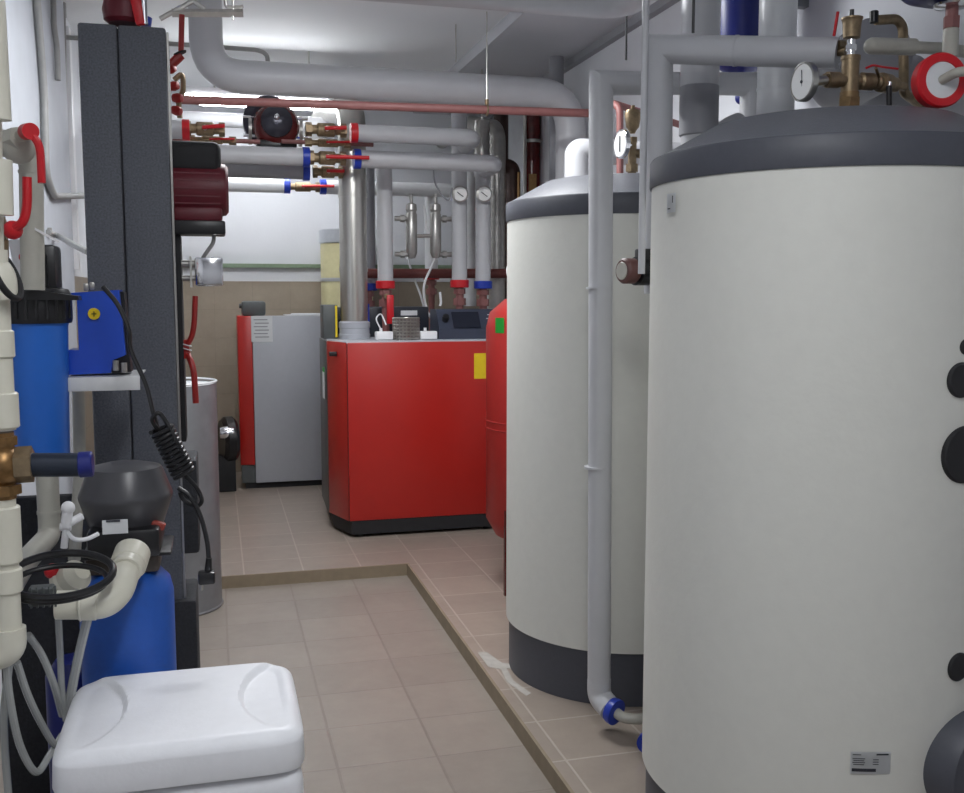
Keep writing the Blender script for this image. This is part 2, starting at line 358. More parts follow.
# pipe in front of the far tank
A = Vector((1.311, 3.320, 2.324)); Bt = Vector((A.x + .020, A.y, .16)); C2 = Vector((1.936, 3.400, 2.369))
r1 = 0.0424
pipe('insulated_pipe', 'light grey insulated pipe dropping before the rear tank to a blue floor collar', [(Bt.x, Bt.y, .17), (A.x, A.y, A.z), C2, (C2.x, C2.y, 1.9)], r1, GREY, seams=[((A.x, A.y, .98), (0, 0, 1)), ((A.x, A.y, 1.62), (0, 0, 1))])
t = thing('floor_elbow', 'grey insulated elbow with a blue collar and bare beige pipe near the floor', 'pipe', (Bt.x, Bt.y, 0))
part('elbow', M().tube([(Bt.x, Bt.y, .19), (Bt.x, Bt.y, .125), (Bt.x + .02, Bt.y - .065, .10)], r1 * 1.03, .05, 24), GREY, t)
dd = Vector((.45, -.8, -.15)).normalized(); e0 = Vector((Bt.x + .02, Bt.y - .065, .10))
part('end_collar', M().lathe(e0, [(.028, 0), (.045, .0), (.048, .012), (.048, .028), (.03, .03)], 28, dd), BLUEP, t, 'blue end collar')
part('bare_pipe', M().curve([e0 + dd * .02, e0 + dd * .07, e0 + dd * .10 + Vector((.06, .01, .005)), e0 + Vector((.24, -.02, .0)), e0 + Vector((.42, -.02, .0))], .019, 16), PVCG, t)
t = thing('floor_elbow', 'half hidden grey elbow with blue collar at the foot of the front tank', 'pipe', (1.410, 3.075, 0.050))
q = Vector((1.417, 3.073, 0.050))
part('elbow', M().tube([q + Vector((.10, .12, .0)), q + Vector((.04, .04, 0)), q], .034, .03, 20), GREY, t)
part('end_collar', M().lathe(q, [(.02, -.01), (.036, -.008), (.038, .016), (.02, .018)], 24, (-.5, -.85, 0)), BLUEP, t, 'blue end collar')

A = Vector((1.374, 2.990, 2.366)); C2 = Vector((1.767, 2.620, 2.294)); r2 = 0.0441
pipe('insulated_pipe', 'grey mitred insulated pipe running above the front tank', [(A.x + .01, A.y, 1.6), A, C2], r2, GREY, seams=[(lerp(A, C2, .45), C2 - A)])
A = Vector((1.260, 2.840, 2.293))
pipe('thin_pipe', 'thin light grey vertical pipe beside the front tank', [(A.x, A.y, 3.24), (A.x, A.y, 1.66)], 0.0107, GREY)
# small circulator between the tanks
c = Vector((1.280, 2.950, 1.671))
t = thing('circulation_pump', 'small brown and black circulation pump between the two tanks', 'pump', c)
ax = Vector((-1, -.25, 0)).normalized()
part('motor', M().lathe(c, [(.032, -.01), (.040, 0), (.040, .035), (.034, .043), (.0, .045)], 28, ax), mat('dark_brown_metal', (96, 62, 58), .5), t, 'brown round motor')
part('motor_plate', M().lathe(c, [(.028, .044), (.026, .047), (0, .047)], 24, ax), PVCG, t)
part('pump_body', M().lathe(c, [(.045, -.055), (.045, -.01), (.03, -.008)], 28, ax).box(off(c, .035, 0, .05), (.045, .045, .04), bev=.006), BLACK, t, 'black body')

# big duct elbowing down between the tanks
v0 = Vector((1.633, 3.220, 2.398)); rb = 0.0549
zd = (1.195, 3.900, 2.705)[2]
pipe('ventilation_duct', 'large grey duct crossing under the ceiling and turning down behind the front tank', [(-.8, 3.9, zd + .066), (v0.x, 3.9, zd + .066), (v0.x, v0.y, zd + .066), (v0.x, v0.y, 2.20)], .066, GREY, fil=.14, cat='duct')
zz = (1.635, 3.220, 2.311)[2]
t = thing('duct_elbow', 'wide grey sleeve and elbow wrapped round the duct behind the front tank', 'duct', (v0.x, v0.y, 2.0))
part('sleeve', M().cyl((v0.x, v0.y, zz), (v0.x, v0.y, zz - .17), rb * 1.22, n=36, bev=.004), GREYD, t)
part('elbow', M().tube([(v0.x, v0.y, zz - .16), (v0.x, v0.y, zz - .235), (v0.x + .14, v0.y + .0, zz - .15), (v0.x + .165, v0.y + .0, zz - .14)], rb * 1.1, .07, 28), GREY, t)
w0 = Vector((1.916, 3.200, 2.444))
pipe('insulated_pipe', 'wide white vertical pipe rising behind the front tank next to the blue vessel', [(w0.x, w0.y + .0, 1.4), (w0.x, w0.y, 3.24)], 0.0644, WHITEP, seams=[((w0.x, w0.y, zz + .0), (0, 0, 1))])
# blue vessel hung on right wall
v = Vector((2.194, 3.950, 2.755))
t = thing('expansion_vessel', 'dark blue vessel hung high on the wall between two white pipes', 'vessel', (v.x, v.y, v.z - .3))
zb = (2.201, 3.950, 2.524)[2]
part('vessel_body', M().lathe((v.x, v.y, zb), [(.0, 0), (.06, .01), (.10, .04), (.115, .09), (.115, .62), (.10, .68), (.05, .71), (0, .715)], 40), NAVY, t)
part('connection', M().cyl((v.x, v.y, zb + .01), (v.x, v.y, zb - .07), .015, n=16).sph((v.x + .01, v.y, zb - .09), .03), NAVY, t)
part('wall_bracket', M().box2((v.x, v.y - .02, zb + .3), (XR, v.y + .02, zb + .34)), GALV, t)
# fittings on top of the front tank
s0 = Vector((1.658, 2.400, 2.106))
t = thing('valve_assembly', 'brass cross fitting with air vent and dial thermometer on the front tank lid', 'valve', (s0.x, s0.y, 2.062))
x0, y0 = s0.x, s0.y
u = .0026
def zv(v, k=0): return [(1.658, 2.400, 2.106)[2], (1.654, 2.400, 2.194)[2], (1.650, 2.400, 2.277)[2], (1.648, 2.400, 2.336)[2]][v]
part('nut', M().hexn((x0, y0, 2.055), (x0, y0, zv(0) + .015), .029).cyl((x0, y0, zv(0) + .01), (x0, y0, zv(0) + .03), .025), mat('worn_brass', (132, 108, 76), .5, .5, var=.25, scale=50), t)
part('cross_body', M().cyl((x0, y0, zv(0) + .02), (x0, y0, (1.652, 2.400, 2.230)[2]), .023, bev=.003).cyl((x0, y0, (1.653, 2.400, 2.220)[2]), (x0, y0, (1.652, 2.400, 2.230)[2]), .0255)
     .cyl((1.579, 2.400, 2.164), (1.729, 2.400, 2.167), .0165).cyl((1.588, 2.400, 2.165), (1.622, 2.400, 2.166), .021).cyl((1.686, 2.400, 2.167), (1.732, 2.400, 2.167), .023, bev=.006), BRASSD, t)
part('chrome_union', M().cyl((x0, y0, (1.653, 2.400, 2.225)[2]), (x0, y0, zv(2)), .011).hexn((x0, y0, (1.652, 2.400, 2.246)[2]), (x0, y0, (1.651, 2.400, 2.259)[2]), .015), CHROME, t)
part('air_vent', M().lathe((x0, y0, zv(2) - .004), [(.012, 0), (.022, .004), (.024, .04), (.026, .05), (.028, .052), (.028, .056), (.0, .06)], 32), BRASSD, t)
part('vent_cap', M().cyl((x0 - .002, y0, zv(3) - .002), (x0 - .002, y0, zv(3) + .014), .006), BLACK, t)
g0 = Vector((1.498, 2.370, 2.149)); gd = Vector((-1, -.06, 0)).normalized()
g1 = Vector((1.591, 2.400, 2.165))
gp = part('dial_thermometer', M().cyl(g0 - gd * .012, g1, .013).lathe(g0, [(.047, -.014), (.050, -.012), (.050, .004), (.046, .006), (.045, .003), (0, .003)], 48, gd), STEEL, t)
part('dial_face', M().cyl(g0 + gd * .003, g0 + gd * .0042, .044, n=48), GAUGE, gp)
q = rotz(gd)
part('needle', M().tube([g0 + gd * .006 + Vector((0, 0, .03)), g0 + gd * .006 + Vector((.003, 0, -.012))], .0014, 0, 6).cyl(g0 + gd * .004, g0 + gd * .007, .004, n=12), INK, gp)
# relief valve branch with red lever
t = thing('ball_valve', 'brass valve with flat red lever right of the thermometer cross', 'valve', (1.782, 2.420, 2.168))
part('valve_body', M().cyl((1.743, 2.410, 2.170), (1.832, 2.440, 2.172), .020, bev=.004).cyl((1.758, 2.410, 2.170), (1.802, 2.430, 2.171), .026, bev=.006).cyl((1.832, 2.440, 2.172), (1.868, 2.450, 2.171), .011), BRASSD, t)
part('lever', M().tube([(1.678, 2.360, 2.192), (1.698, 2.360, 2.201), (1.737, 2.370, 2.200), (1.783, 2.370, 2.198)], .003, .01, 8), REDP, t, 'flat red lever')
part('lever_stem', M().cyl((1.715, 2.370, 2.196), (1.758, 2.410, 2.176), .004), BRASSD, t)
part('drain_cap', M().cyl((1.750, 2.360, 2.150), (1.753, 2.360, 2.095), .0075, bev=.001), BLACK, t, 'black hanging drain cap')
part('drain_tip', M().cyl((1.753, 2.360, 2.160), (1.750, 2.360, 2.147), .0045), CHROME, t)
t = thing('ball_valve', 'upright thin red lever valve at the end of the mitred pipe', 'valve', (1.773, 2.620, 2.303))
part('valve_body', M().cyl((1.763, 2.620, 2.303), (1.780, 2.600, 2.296), .017).hexn((1.753, 2.600, 2.311), (1.779, 2.600, 2.313), .014), BRASSD, t)
part('lever', M().tube([(1.725, 2.580, 2.330), (1.735, 2.580, 2.397)], .0045, 0, 8), REDP, t, 'thin red lever')
# large grey pipe end and beige foam pipe behind
pipe('insulated_pipe', 'wide light grey round insulation end behind the thermometer cross', [(1.988, 2.750, 2.331), off((1.988, 2.750, 2.331), .10, .35, 0), off((1.988, 2.750, 2.331), .42, .40, 0)], 0.1139, GREYD, fil=.1)
ee = Vector((1.758, 2.450, 2.274)); 
t = thing('foam_pipe', 'beige grey foam wrapped pipe with rounded end above the red ring', 'pipe', ee)
part('foam_sleeve', M().tube([ee, (1.892, 2.450, 2.280)], .0225, 0, 24).sph(ee, .0225), PVCG, t)
part('pipe_run', M().tube([(1.885, 2.450, 2.279), (1.993, 2.450, 2.281), (2.213, 2.450, 2.269)], .0165, 0, 20), PVCG, t)
t = thing('vent_elbow', 'aged brass elbow with black knob high behind the lid fittings', 'valve', (1.924, 2.600, 2.364))
part('elbow', M().tube([(1.875, 2.600, 2.389), (1.946, 2.600, 2.397), (1.967, 2.600, 2.376), (1.977, 2.600, 2.240), off((1.977, 2.600, 2.240), 0, 0, -.05), (XR, 2.9, 2.1)], .014, .03, 16), BRASSD, t)
part('knob', M().cyl((1.869, 2.600, 2.380), (1.868, 2.600, 2.414), .0125, bev=.002), BLACK, t, 'black knob')
t = thing('expansion_tank_valve', 'brass and copper riser under a dark blue round vessel at the top edge', 'vessel', (1.887, 2.300, 2.237))
q0 = Vector((1.887, 2.300, 2.237))
part('riser', M().cyl(off(q0, 0, 0, -.02), off(q0, 0, 0, .055), .020, bev=.003), PVCG, t)
part('union_nut', M().hexn(off(q0, 0, 0, .055), off(q0, 0, 0, .085), .021).cyl(off(q0, 0, 0, .08), off(q0, 0, 0, .115), .016), RUST, t)
part('rim', M().lathe(off(q0, 0, 0, .108), [(.03, 0), (.045, .003), (.048, .008), (.03, .012)], 36), CHROME, t, 'chrome rim')
part('vessel_bowl', M().lathe(off(q0, 0, 0, .12), [(.02, 0), (.08, .006), (.12, .02), (.15, .05), (.16, .1), (.16, .3), (.1, .36), (0, .38)], 48), NAVY, t, 'dark blue bowl')
rc = Vector((1.785, 2.200, 2.135)); rd = Vector((-.15, -1, 0)).normalized()
t = thing('wall_rosette', 'bright red ring round a pale disc with a beige pipe through it', 'ring', rc)
part('ring', M().lathe(rc, [(.048, -.03), (.066, -.03), (.068, 0), (.064, .006), (.046, .006), (.044, 0)], 48, rd), REDP, t)
part('disc', M().cyl(rc + rd * -.02, rc + rd * .002, .051, n=48), PAPER, t)
part('pipe_stub', M().tube([rc + rd * .0, rc + rd * .05 + Vector((.01, 0, .01)), rc + rd * .05 + Vector((.22, 0, .03))], .012, .02, 16), PVCG, t)
# far tank top fittings
s0 = Vector((1.616, 3.750, 2.081)); x0, y0 = s0.x, s0.y
def z2(v): return [(1.616, 3.750, 2.081)[2], (1.614, 3.750, 2.205)[2], (1.613, 3.750, 2.290)[2], (1.612, 3.750, 2.344)[2]][v]
t = thing('valve_assembly', 'small brass air vent and dial gauge on the rear tank lid', 'valve', (x0, y0, 2.06))
part('vent_body', M().cyl((x0, y0, 2.055), (x0, y0, z2(1)), .017).hexn((x0, y0, z2(0)), (x0, y0, z2(0) + .03), .026).hexn((x0, y0, z2(1) - .01), (x0, y0, z2(1) + .01), .021).cyl((x0 - .01, y0, z2(0) + .075), (x0 + .06, y0, z2(0) + .07), .018), BRASSD, t)
part('air_vent', M().lathe((x0, y0, z2(2) - .03), [(.010, -.03), (.014, -.02), (.026, -.005), (.033, .045), (.027, .06), (.008, .062), (.008, .078), (0, .08)], 24), BRASSD, t)
g0 = Vector((1.555, 3.720, 2.183)); gd = Vector((-1, -.10, 0)).normalized()
gp = part('dial_gauge', M().cyl(g0 - gd * .01, (x0, y0, g0.z), .010).lathe(g0, [(.052, -.014), (.056, -.012), (.056, .004), (.051, .006), (.05, .003), (0, .003)], 40, gd), CHROME, t)
part('dial_face', M().cyl(g0 + gd * .003, g0 + gd * .0045, .049, n=40), GAUGE, gp)
part('needle', M().tube([g0 + gd * .006 + Vector((0, 0, .03)), g0 + gd * .006 + Vector((0, 0, -.03))], .002, 0, 6), INK, gp)
pipe('copper_pipe', 'thin bent rusty copper pipe behind the gauge of the rear tank', [(1.899, 4.550, 2.162), (1.894, 4.550, 2.481), (1.873, 4.600, 2.512), (XR, 4.8, 2.42)], .017, RUST, fil=.05)

# ------------------------------------------------------------- red boiler
ZR = 1.285; bx0 = .815; by = 6.45; zb = (1.291, 6.450, 0.109)[2]
pts = [(.816, 6.45), (1.85, 6.45), (1.85, 7.45), (.745, 7.45), (.722, 6.74)]
t = thing('boiler', 'bright red floor boiler with chamfered corner and black plinth', 'boiler', (1.3, 7, 0)); RB = t
part('casing', M().prism([(.825, 6.46), (1.84, 6.46), (1.84, 7.44), (.755, 7.44), (.735, 6.75)], zb, ZR - .012, bev=.004), GDARK, t)
part('front_panel', M().prism([(.820, 6.45), (1.85, 6.45), (1.85, 6.475), (.829, 6.475)], zb + .004, ZR, bev=.005), RED, t)
part('corner_panel', M().prism([(.8165, 6.452), (.822, 6.48), (.742, 6.765), (.722, 6.76)], zb + .004, ZR, bev=.003), RED, t)
part('side_panel', M().prism([(.724, 6.80), (.748, 6.80), (.768, 7.45), (.744, 7.45)], zb - .02, ZR - .01, bev=.003), GDARK, t, 'dark grey side panel')
part('top_panel', M().prism([(.815, 6.46), (1.85, 6.46), (1.85, 7.45), (.75, 7.45), (.73, 6.76)], ZR - .01, ZR + .008, bev=.003), GPANEL, t, 'pale grey top panel')
part('plinth', M().prism([(.836, 6.455), (1.84, 6.455), (1.84, 7.4), (.77, 7.4), (.75, 6.73)], .022, zb + .005), BLACKM, t, 'black plinth')
for fx, fy in ((.90, 6.52), (1.78, 6.52), (.86, 7.3), (1.78, 7.3)): part('foot', M().cyl((fx, fy, 0), (fx, fy, .05), .035), BLACK, t)
part('latch', M().box((0.746, 6.600, 1.206), (.05, .03, .03), bev=.004), BLACK, t, 'black latch')
part('warning_label', M().box(off((1.709, 6.449, 1.119), 0, 0, 0), (.088, .003, .17)), YELLOW, t, 'yellow warning label')
part('data_label', M().box((0.705, 6.840, 0.981), (.003, .10, .18)), PAPER, t, 'white data label')
part('energy_label', M().box((0.707, 6.840, 1.076), (.004, .07, .05)), GREENL, t, 'small green label')
# control terminal on boiler
c = Vector((1.656, 6.750, 1.398))
t = thing('control_console', 'dark slate control console lying on the red boiler', 'control unit', (c.x, c.y, ZR))
z0 = ZR + .008
part('console', M().plate([(c.x - .19, 6.62, z0), (c.x - .19, 6.62, z0 + .07), (c.x - .19, 6.72, z0 + .2), (c.x - .19, 6.92, z0 + .2), (c.x - .19, 6.92, z0)], .43, (1, 0, 0)), mat('slate_plastic', (58, 64, 80), .4), t)
part('screen', M().plate([(c.x - .09, 6.615, z0 + .075), (c.x + .10, 6.615, z0 + .075), (c.x + .10, 6.695, z0 + .18), (c.x - .09, 6.695, z0 + .18)], .006, (0, -.8, .6)), mat('dark_screen', (34, 38, 50), .2), t)
part('knob', M().cyl((c.x - .14, 6.66, z0 + .13), (c.x - .14, 6.63, z0 + .155), .022), BLACK, t)
for k in range(4): part('button', M().box((c.x + .16 + .012 * (k % 2), 6.632 + .018 * k, z0 + .085 + .026 * k), (.014, .012, .006)), PAPER, t)
# perforated strainer
c = Vector((1.238, 6.620, 1.358)); rr = 0.0872
m = M(); 
for k in range(7): m.torus((c.x, c.y, z0 + .012 + k * .022), (0, 0, 1), rr, .006, 28, 8)
for k in range(22):
    a = k * 2 * math.pi / 22; m.cyl((c.x + rr * math.cos(a), c.y + rr * math.sin(a), z0), (c.x + rr * math.cos(a), c.y + rr * math.sin(a), z0 + .145), .005, n=6)
t = thing('strainer_basket', 'round perforated steel basket standing on the red boiler', 'basket', (c.x, c.y, z0))
part('mesh_wall', m, STEEL, t)
part('core', M().cyl((c.x, c.y, z0), (c.x, c.y, z0 + .14), rr - .012), STEELD, t)
# white sockets
for (u0, lab) in (((1.085, 6.600, 1.320), 'white junction box left of the steel basket on the red boiler'), ((1.384, 6.600, 1.324), 'white junction box right of the steel basket on the red boiler')):
    q = Vector(u0); t = thing('junction_box', lab, 'box', (q.x, q.y, z0))
    part('box_body', M().box((q.x, q.y, z0 + .03), (.115, .07, .055), bev=.008), WHITE, t)
    part('cable_gland', M().cyl((q.x - .02, q.y, z0 + .055), (q.x - .02, q.y, z0 + .08), .01), WHITE, t)
q = Vector((1.085, 6.600, 1.320))
single('white_cable', M().curve([(q.x - .02, q.y, z0 + .07), (q.x - .05, q.y, z0 + .14), (q.x - .01, q.y + .05, z0 + .17), (q.x + .02, q.y + .03, z0 + .10)], .005), WHITE, 'white cable looping from the junction box on the red boiler', 'cable')
# rear electronics box
q0 = Vector((0.757, 7.150, 1.506)); q1 = Vector((1.500, 7.150, 1.504))
t = thing('control_box', 'long black electronics box on the rear edge of the red boiler', 'control unit', ((q0.x + q1.x) / 2, 7.2, z0))
part('housing', M().box2((q0.x + .04, 7.12, z0), (q1.x, 7.35, q0.z - .0), bev=.01), mat('black_blue_plastic', (36, 40, 50), .4), t)
part('name_label', M().box((1.353, 7.115, 1.462), (.12, .004, .035)), PAPER, t, 'white name label')
part('blue_edge', M().box2(off((1.047, 7.100, 1.428), -.012, 0, -.1), off((1.047, 7.100, 1.428), .018, .01, .1)), BLUEP, t)
q0 = Vector((0.766, 6.850, 1.524))
t = thing('control_box', 'narrow dark box with a yellow strip left of the flue', 'control unit', (q0.x, 7.0, z0))
part('housing', M().box2((q0.x - .05, 6.9, z0), (q0.x + .05, 7.1, q0.z), bev=.006), GDARK, t)
part('yellow_strip', M().box2((q0.x + .032, 6.892, z0 + .01), (q0.x + .046, 6.9, q0.z - .005)), YELLOW, t)
# flue
f = Vector((0.929, 6.900, 1.557)); rf = 0.0937; zt = (0.946, 6.900, 2.820)[2]
t = thing('flue_pipe', 'wide stainless steel flue standing on the red boiler', 'flue', (f.x, f.y, z0))
part('flue_run', M().tube([(f.x, f.y, z0 + .11), (f.x, f.y, zt), (f.x - .03, 8.0, 3.02), (f.x - .03, YB, 3.02)], rf, .12, 32), STEEL, t)
part('base_collar', M().lathe((f.x, f.y, z0), [(rf + .015, 0), (rf + .015, .03), (rf + .010, .034), (rf + .010, .07), (rf + .014, .075), (rf + .014, .11), (rf + .002, .12)], 36), GPANEL, t, 'light grey base collar')
for z in (1.75, 2.25): part('joint_band', M().cyl((f.x, f.y, z), (f.x, f.y, z + .03), rf + .004, n=36), STEEL, t)
f2 = Vector((2.119, 7.500, 2.088)); rf2 = 0.0655
t = thing('flue_pipe', 'slim stainless flue partly hidden beside the rear tank', 'flue', (f2.x, f2.y, 1.3))
part('flue_run', M().tube([(f2.x, f2.y, 1.293), (f2.x, f2.y, 2.85), (f2.x - .05, 8.2, 3.0), (f2.x - .05, YB, 3.0)], rf2, .12, 28), STEELD, t)
f3 = Vector((1.946, 7.300, 2.659))
t = thing('flue_elbow', 'crinkled steel duct piece hanging under the chain rod', 'duct', f3)
m = M()
m.lathe((f3.x, f3.y, f3.z - .18), [(.055 + (.006 if k % 2 else 0), k * .03) for k in range(14)], 24)
part('bellows', m, STEELD, t)
part('hanger', M().cyl((f3.x, f3.y, f3.z + .2), (f3.x, f3.y, 3.32), .006, n=8), STEEL, t)

# ------------------------------------------------------------- grey boiler at the back
a0 = Vector((0.175, 8.320, 1.421)); a1 = Vector((0.293, 8.320, 1.420)); a2 = Vector((0.888, 8.320, 1.417)); zt = 1.42
t = thing('boiler', 'grey and red boiler standing at the back wall', 'boiler', (.55, 8.6, 0))
zz0 = (0.568, 8.320, -0.006)[2]
part('side_panel', M().box2((a1.x, 8.32, .05), (a2.x + .05, 8.36, zt), bev=.006), GPANEL, t, 'light grey side panel')
part('front_door', M().prism([(a0.x, 8.34), (a1.x - .002, 8.325), (a1.x - .002, 8.6), (a0.x, 8.6)], .20, zt, bev=.006), RED, t, 'red front door')
part('door_foot', M().box2((a0.x + .01, 8.345, .05), (a1.x - .002, 8.59, .195)), GDARK, t)
part('casing', M().box2((a1.x, 8.362, .05), (a2.x + .2, 8.6, zt - .004), bev=.006), GPANEL, t)
part('plinth', M().box2((a0.x + .04, 8.36, 0), (a2.x + .15, 8.55, .05)), BLACKM, t, 'black plinth')
l = part('data_sheet', M().box((0.369, 8.317, 1.315), (.17, .003, .21)), PAPER, t, 'white data sheet')
for k in range(6): part('print_line', M().box(off((0.369, 8.314, 1.315), -.01 + .01 * (k % 2), 0, .075 - .028 * k), (.11, .002, .008)), GREYD, l)
q = Vector((0.315, 8.450, 1.499)); 
t = thing('burner_control', 'small dark box with a knob on top of the grey boiler', 'control unit', (q.x, q.y, zt))
part('box_body', M().prism([(q.x - .10, q.y - .08), (q.x + .09, q.y - .08), (q.x + .09, q.y + .1), (q.x - .10, q.y + .1)], zt, zt + .12, bev=.02), GDARK, t)
part('knob', M().cyl((q.x - .10, q.y - .03, zt + .08), (q.x - .12, q.y - .03, zt + .08), .02), BLACK, t)
q = Vector((0.716, 8.500, 1.448))
for k, (dx, r_) in enumerate(((0, 4), (.03, -7))):
    t = single('paper_sheet', M().box((q.x + dx, q.y + .03 * k, zt + .004 + k * .008), (.30 - .05 * k, .2, .006), (0, 0, r_)), PAPER, ['lower white paper sheet lying on the grey boiler', 'upper white paper sheet lying on the grey boiler'][k], 'paper', 'papers on the grey boiler')
q = Vector((0.104, 8.350, 0.435))
t = thing('burner_fan', 'chrome and black burner fan beside the grey boiler door', 'fan', (q.x, q.y, 0))
part('fan_housing', M().lathe((q.x - .02, q.y, q.z - .02), [(0, -.06), (.16, -.06), (.19, -.03), (.19, .03), (.16, .06), (0, .06)], 36, (1, .2, 0)), BLACK, t)
part('motor', M().lathe((q.x - .03, q.y - .12, q.z + .05), [(.0, -.06), (.05, -.055), (.06, 0), (.05, .055), (0, .06)], 24, (1, 0, 0)), CHROME, t, 'chrome motor')
part('stand', M().box2((q.x - .12, q.y - .1, 0), (q.x + .03, q.y + .12, q.z - .15), bev=.01), BLACKM, t)
# pale yellow jacketed cylinder behind
c = Vector((1.141, 8.900, 1.895)); rr = 0.2381; z1 = (1.145, 8.900, 2.157)[2]; z2_ = (1.143, 8.900, 2.035)[2]
t = thing('jacketed_cylinder', 'pale yellow jacketed cylinder with a silver cap behind the flue', 'tank', (c.x + .02, 8.93, 1.1))
part('jacket', M().cyl((c.x, 8.92, 0.05), (c.x, 8.92, z2_), rr - .01, n=40), CREAM, t)
part('cap', M().cyl((c.x, 8.92, z2_), (c.x, 8.92, z1), rr, n=40, bev=.008), SILVER, t, 'silver cap')
part('silver_band', M().cyl((c.x, 8.92, z1 - .45), (c.x, 8.92, z1 - .42), rr - .004, n=40), SILVER, t)

# ------------------------------------------------------------- red expansion vessel behind the rear tank
ex, ey, er = 1.706, 5.15, .30
t = thing('expansion_vessel', 'tall red vessel with stickers between the red boiler and the rear tank', 'vessel', (ex, ey, 0))
part('vessel_body', M().lathe((ex, ey, 0), [(.0, .24), (.16, .25), (.25, .29), (er, .38), (er, 1.42), (.28, 1.50), (.2, 1.57), (.08, 1.60), (0, 1.60)], 64), REDD, t)
for z in (.88, .92): part('seam', M().torus((ex, ey, z), (0, 0, 1), er, .004, 48, 6), REDD, t)
for k in range(3):
    a = math.radians(214 + 120 * k); part('leg', M().box2((ex + .292 * math.cos(a) - .012, ey + .292 * math.sin(a) - .012, 0), (ex + .292 * math.cos(a) + .012, ey + .292 * math.sin(a) + .012, .46)), DKRED, t)
part('top_plug', M().cyl((ex, ey, 1.59), (ex, ey, 1.65), .02), BRASSD, t)
for (uv, mt_, nm, ww, hh) in (((1.453, 5.250, 1.442), GREENL, 'green_label', .045, .07), ):
    p = Vector(uv); d = Vector((p.x - ex, p.y - ey, 0)).normalized()
    a_ = math.atan2(d.y, d.x)
s = sticker((ex - .28, ey - .13, 0), 1.395, 1.475, .07, er, ex, ey, 'green_label', t, GREENL, .001); s['label'] = 'green square label'
s = single('hose_loop', M().curve([(ex - .08, ey - .03, 1.60), (ex - .18, ey - .05, 1.66), (ex - .20, ey - .05, 1.74), (ex - .12, ey - .03, 1.80), (ex - .02, ey, 1.82)], .011), WHITE, 'white hose loop above the red vessel', 'hose')

# ------------------------------------------------------------- pipework over the boilers
r = 0.0563
L0 = Vector((-0.006, 6.300, 2.883)); L1 = Vector((2.279, 6.300, 2.893)); zP = (L0.z + L1.z) / 2; rB = 0.0976
pipe('insulated_pipe', 'very wide grey pipe spanning the room under the ceiling', [(L0.x, 6.3, 3.32), (L0.x, 6.3, zP), (L1.x, 6.3, zP), (L1.x, 6.3, 1.9)], rB, GREY, fil=.24)
pipe('gas_pipe', 'slim dull red pipe hung across the room on a chain rod', [(-0.179, 6.050, 2.693), (2.253, 5.750, 2.674)], 0.0245, RUST)
p = lerp((-0.179, 6.050, 2.693), (2.253, 5.750, 2.674), .725); t = thing('hanger_rod', 'thin steel rod holding the dull red pipe', 'hanger', p)
part('rod', M().cyl(off(p, 0, 0, .02), (p.x, p.y, 3.24), .004, n=8), STEEL, t)
part('clamp', M().torus(p, (1, 0, 0), .03, .006, 20, 8).cyl(off(p, 0, 0, .03), off(p, 0, 0, .06), .012), BRASSD, t)
for (u_, lab) in (((1.546, 6.450, 3.085), 'short thin rod above the wide pipe'), ((1.858, 4.400, 2.668), 'thin black rod from the ceiling between the tank pipes'), ((1.495, 3.000, 2.425), 'thin dark rod in front of the large duct')):
    p = Vector(u_); single('hanger_rod', M().cyl(p, (p.x, p.y, 3.24 if p.y < 5.8 else 3.32), .004 if p.y > 6 else .005, n=8), STEEL if p.y > 6 else BLACK, lab, 'hanger')
pipe('conduit', 'thin grey conduit bending down onto the wide pipe', [(XL, 6.7, (-0.194, 6.700, 3.148)[2]), (-0.194, 6.700, 3.148), (0.312, 6.700, 3.142), (0.367, 6.700, 3.121), (0.372, 6.700, 3.059)], .014, CONDUIT, fil=.05, cat='conduit')
def lat(u0, v0, u1, v1, Y, px): pass
# supply lines A and B
YA = 6.6
a = Vector((0.903, 6.600, 2.634)); b = Vector((1.705, 6.600, 2.660)); rA = 0.0563
pipe('insulated_pipe', 'short grey pipe with red collar, upper of the pair before the flue', [a, (b.x, YA, a.z), (b.x + .03, YA + .5, a.z)], rA, GREY, fil=.09, collars=[(a, (1, 0, 0), REDP, rA + .008, .045)])
a = Vector((0.920, 6.600, 2.470)); b = Vector((1.857, 6.600, 2.495)); rA = 0.0564
pipe('insulated_pipe', 'grey pipe with blue collar, lower of the pair before the flue', [a, (b.x, YA, a.z), (b.x + .03, YA + .5, a.z)], rA, GREY, fil=.09, collars=[(a, (1, 0, 0), BLUEP, rA + .008, .045)])
a = Vector((0.029, 6.600, 2.458)); b = Vector((0.593, 6.600, 2.471))
pipe('insulated_pipe', 'grey pipe with blue collar running from the black column, upper blue one', [(a.x - .25, YA, b.z), b], rA, GREY, collars=[(b, (1, 0, 0), BLUEP, rA + .008, .045)])
a = Vector((0.047, 6.850, 2.401)); b = Vector((0.614, 6.850, 2.413))
pipe('insulated_pipe', 'dull grey pipe tucked just under the upper blue collared one', [(a.x - .2, 6.85, b.z), b], rA, GREYD, collars=[(b, (1, 0, 0), BLUEP, rA + .008, .045)])
a = Vector((-0.141, 6.600, 2.610)); b = Vector((-0.224, 6.600, 2.613))
pipe('insulated_pipe', 'short grey pipe stub with red collar beside the black column', [(a.x - .3, YA, a.z), a], rA, GREY, collars=[(a, (1, 0, 0), REDP, rA + .008, .045)])
a = Vector((0.083, 8.200, 2.445)); b = Vector((0.583, 8.200, 2.451)); c_ = Vector((0.867, 8.200, 2.451)); d_ = Vector((1.912, 8.200, 2.471)); rW = 0.0556
pipe('insulated_pipe', 'white pipe with blue collar near the back wall, piece by the maroon pump', [(a.x - .5, 8.2, b.z), b], rW, WHITEP, collars=[(b, (1, 0, 0), BLUEP, rW + .004, .05)])
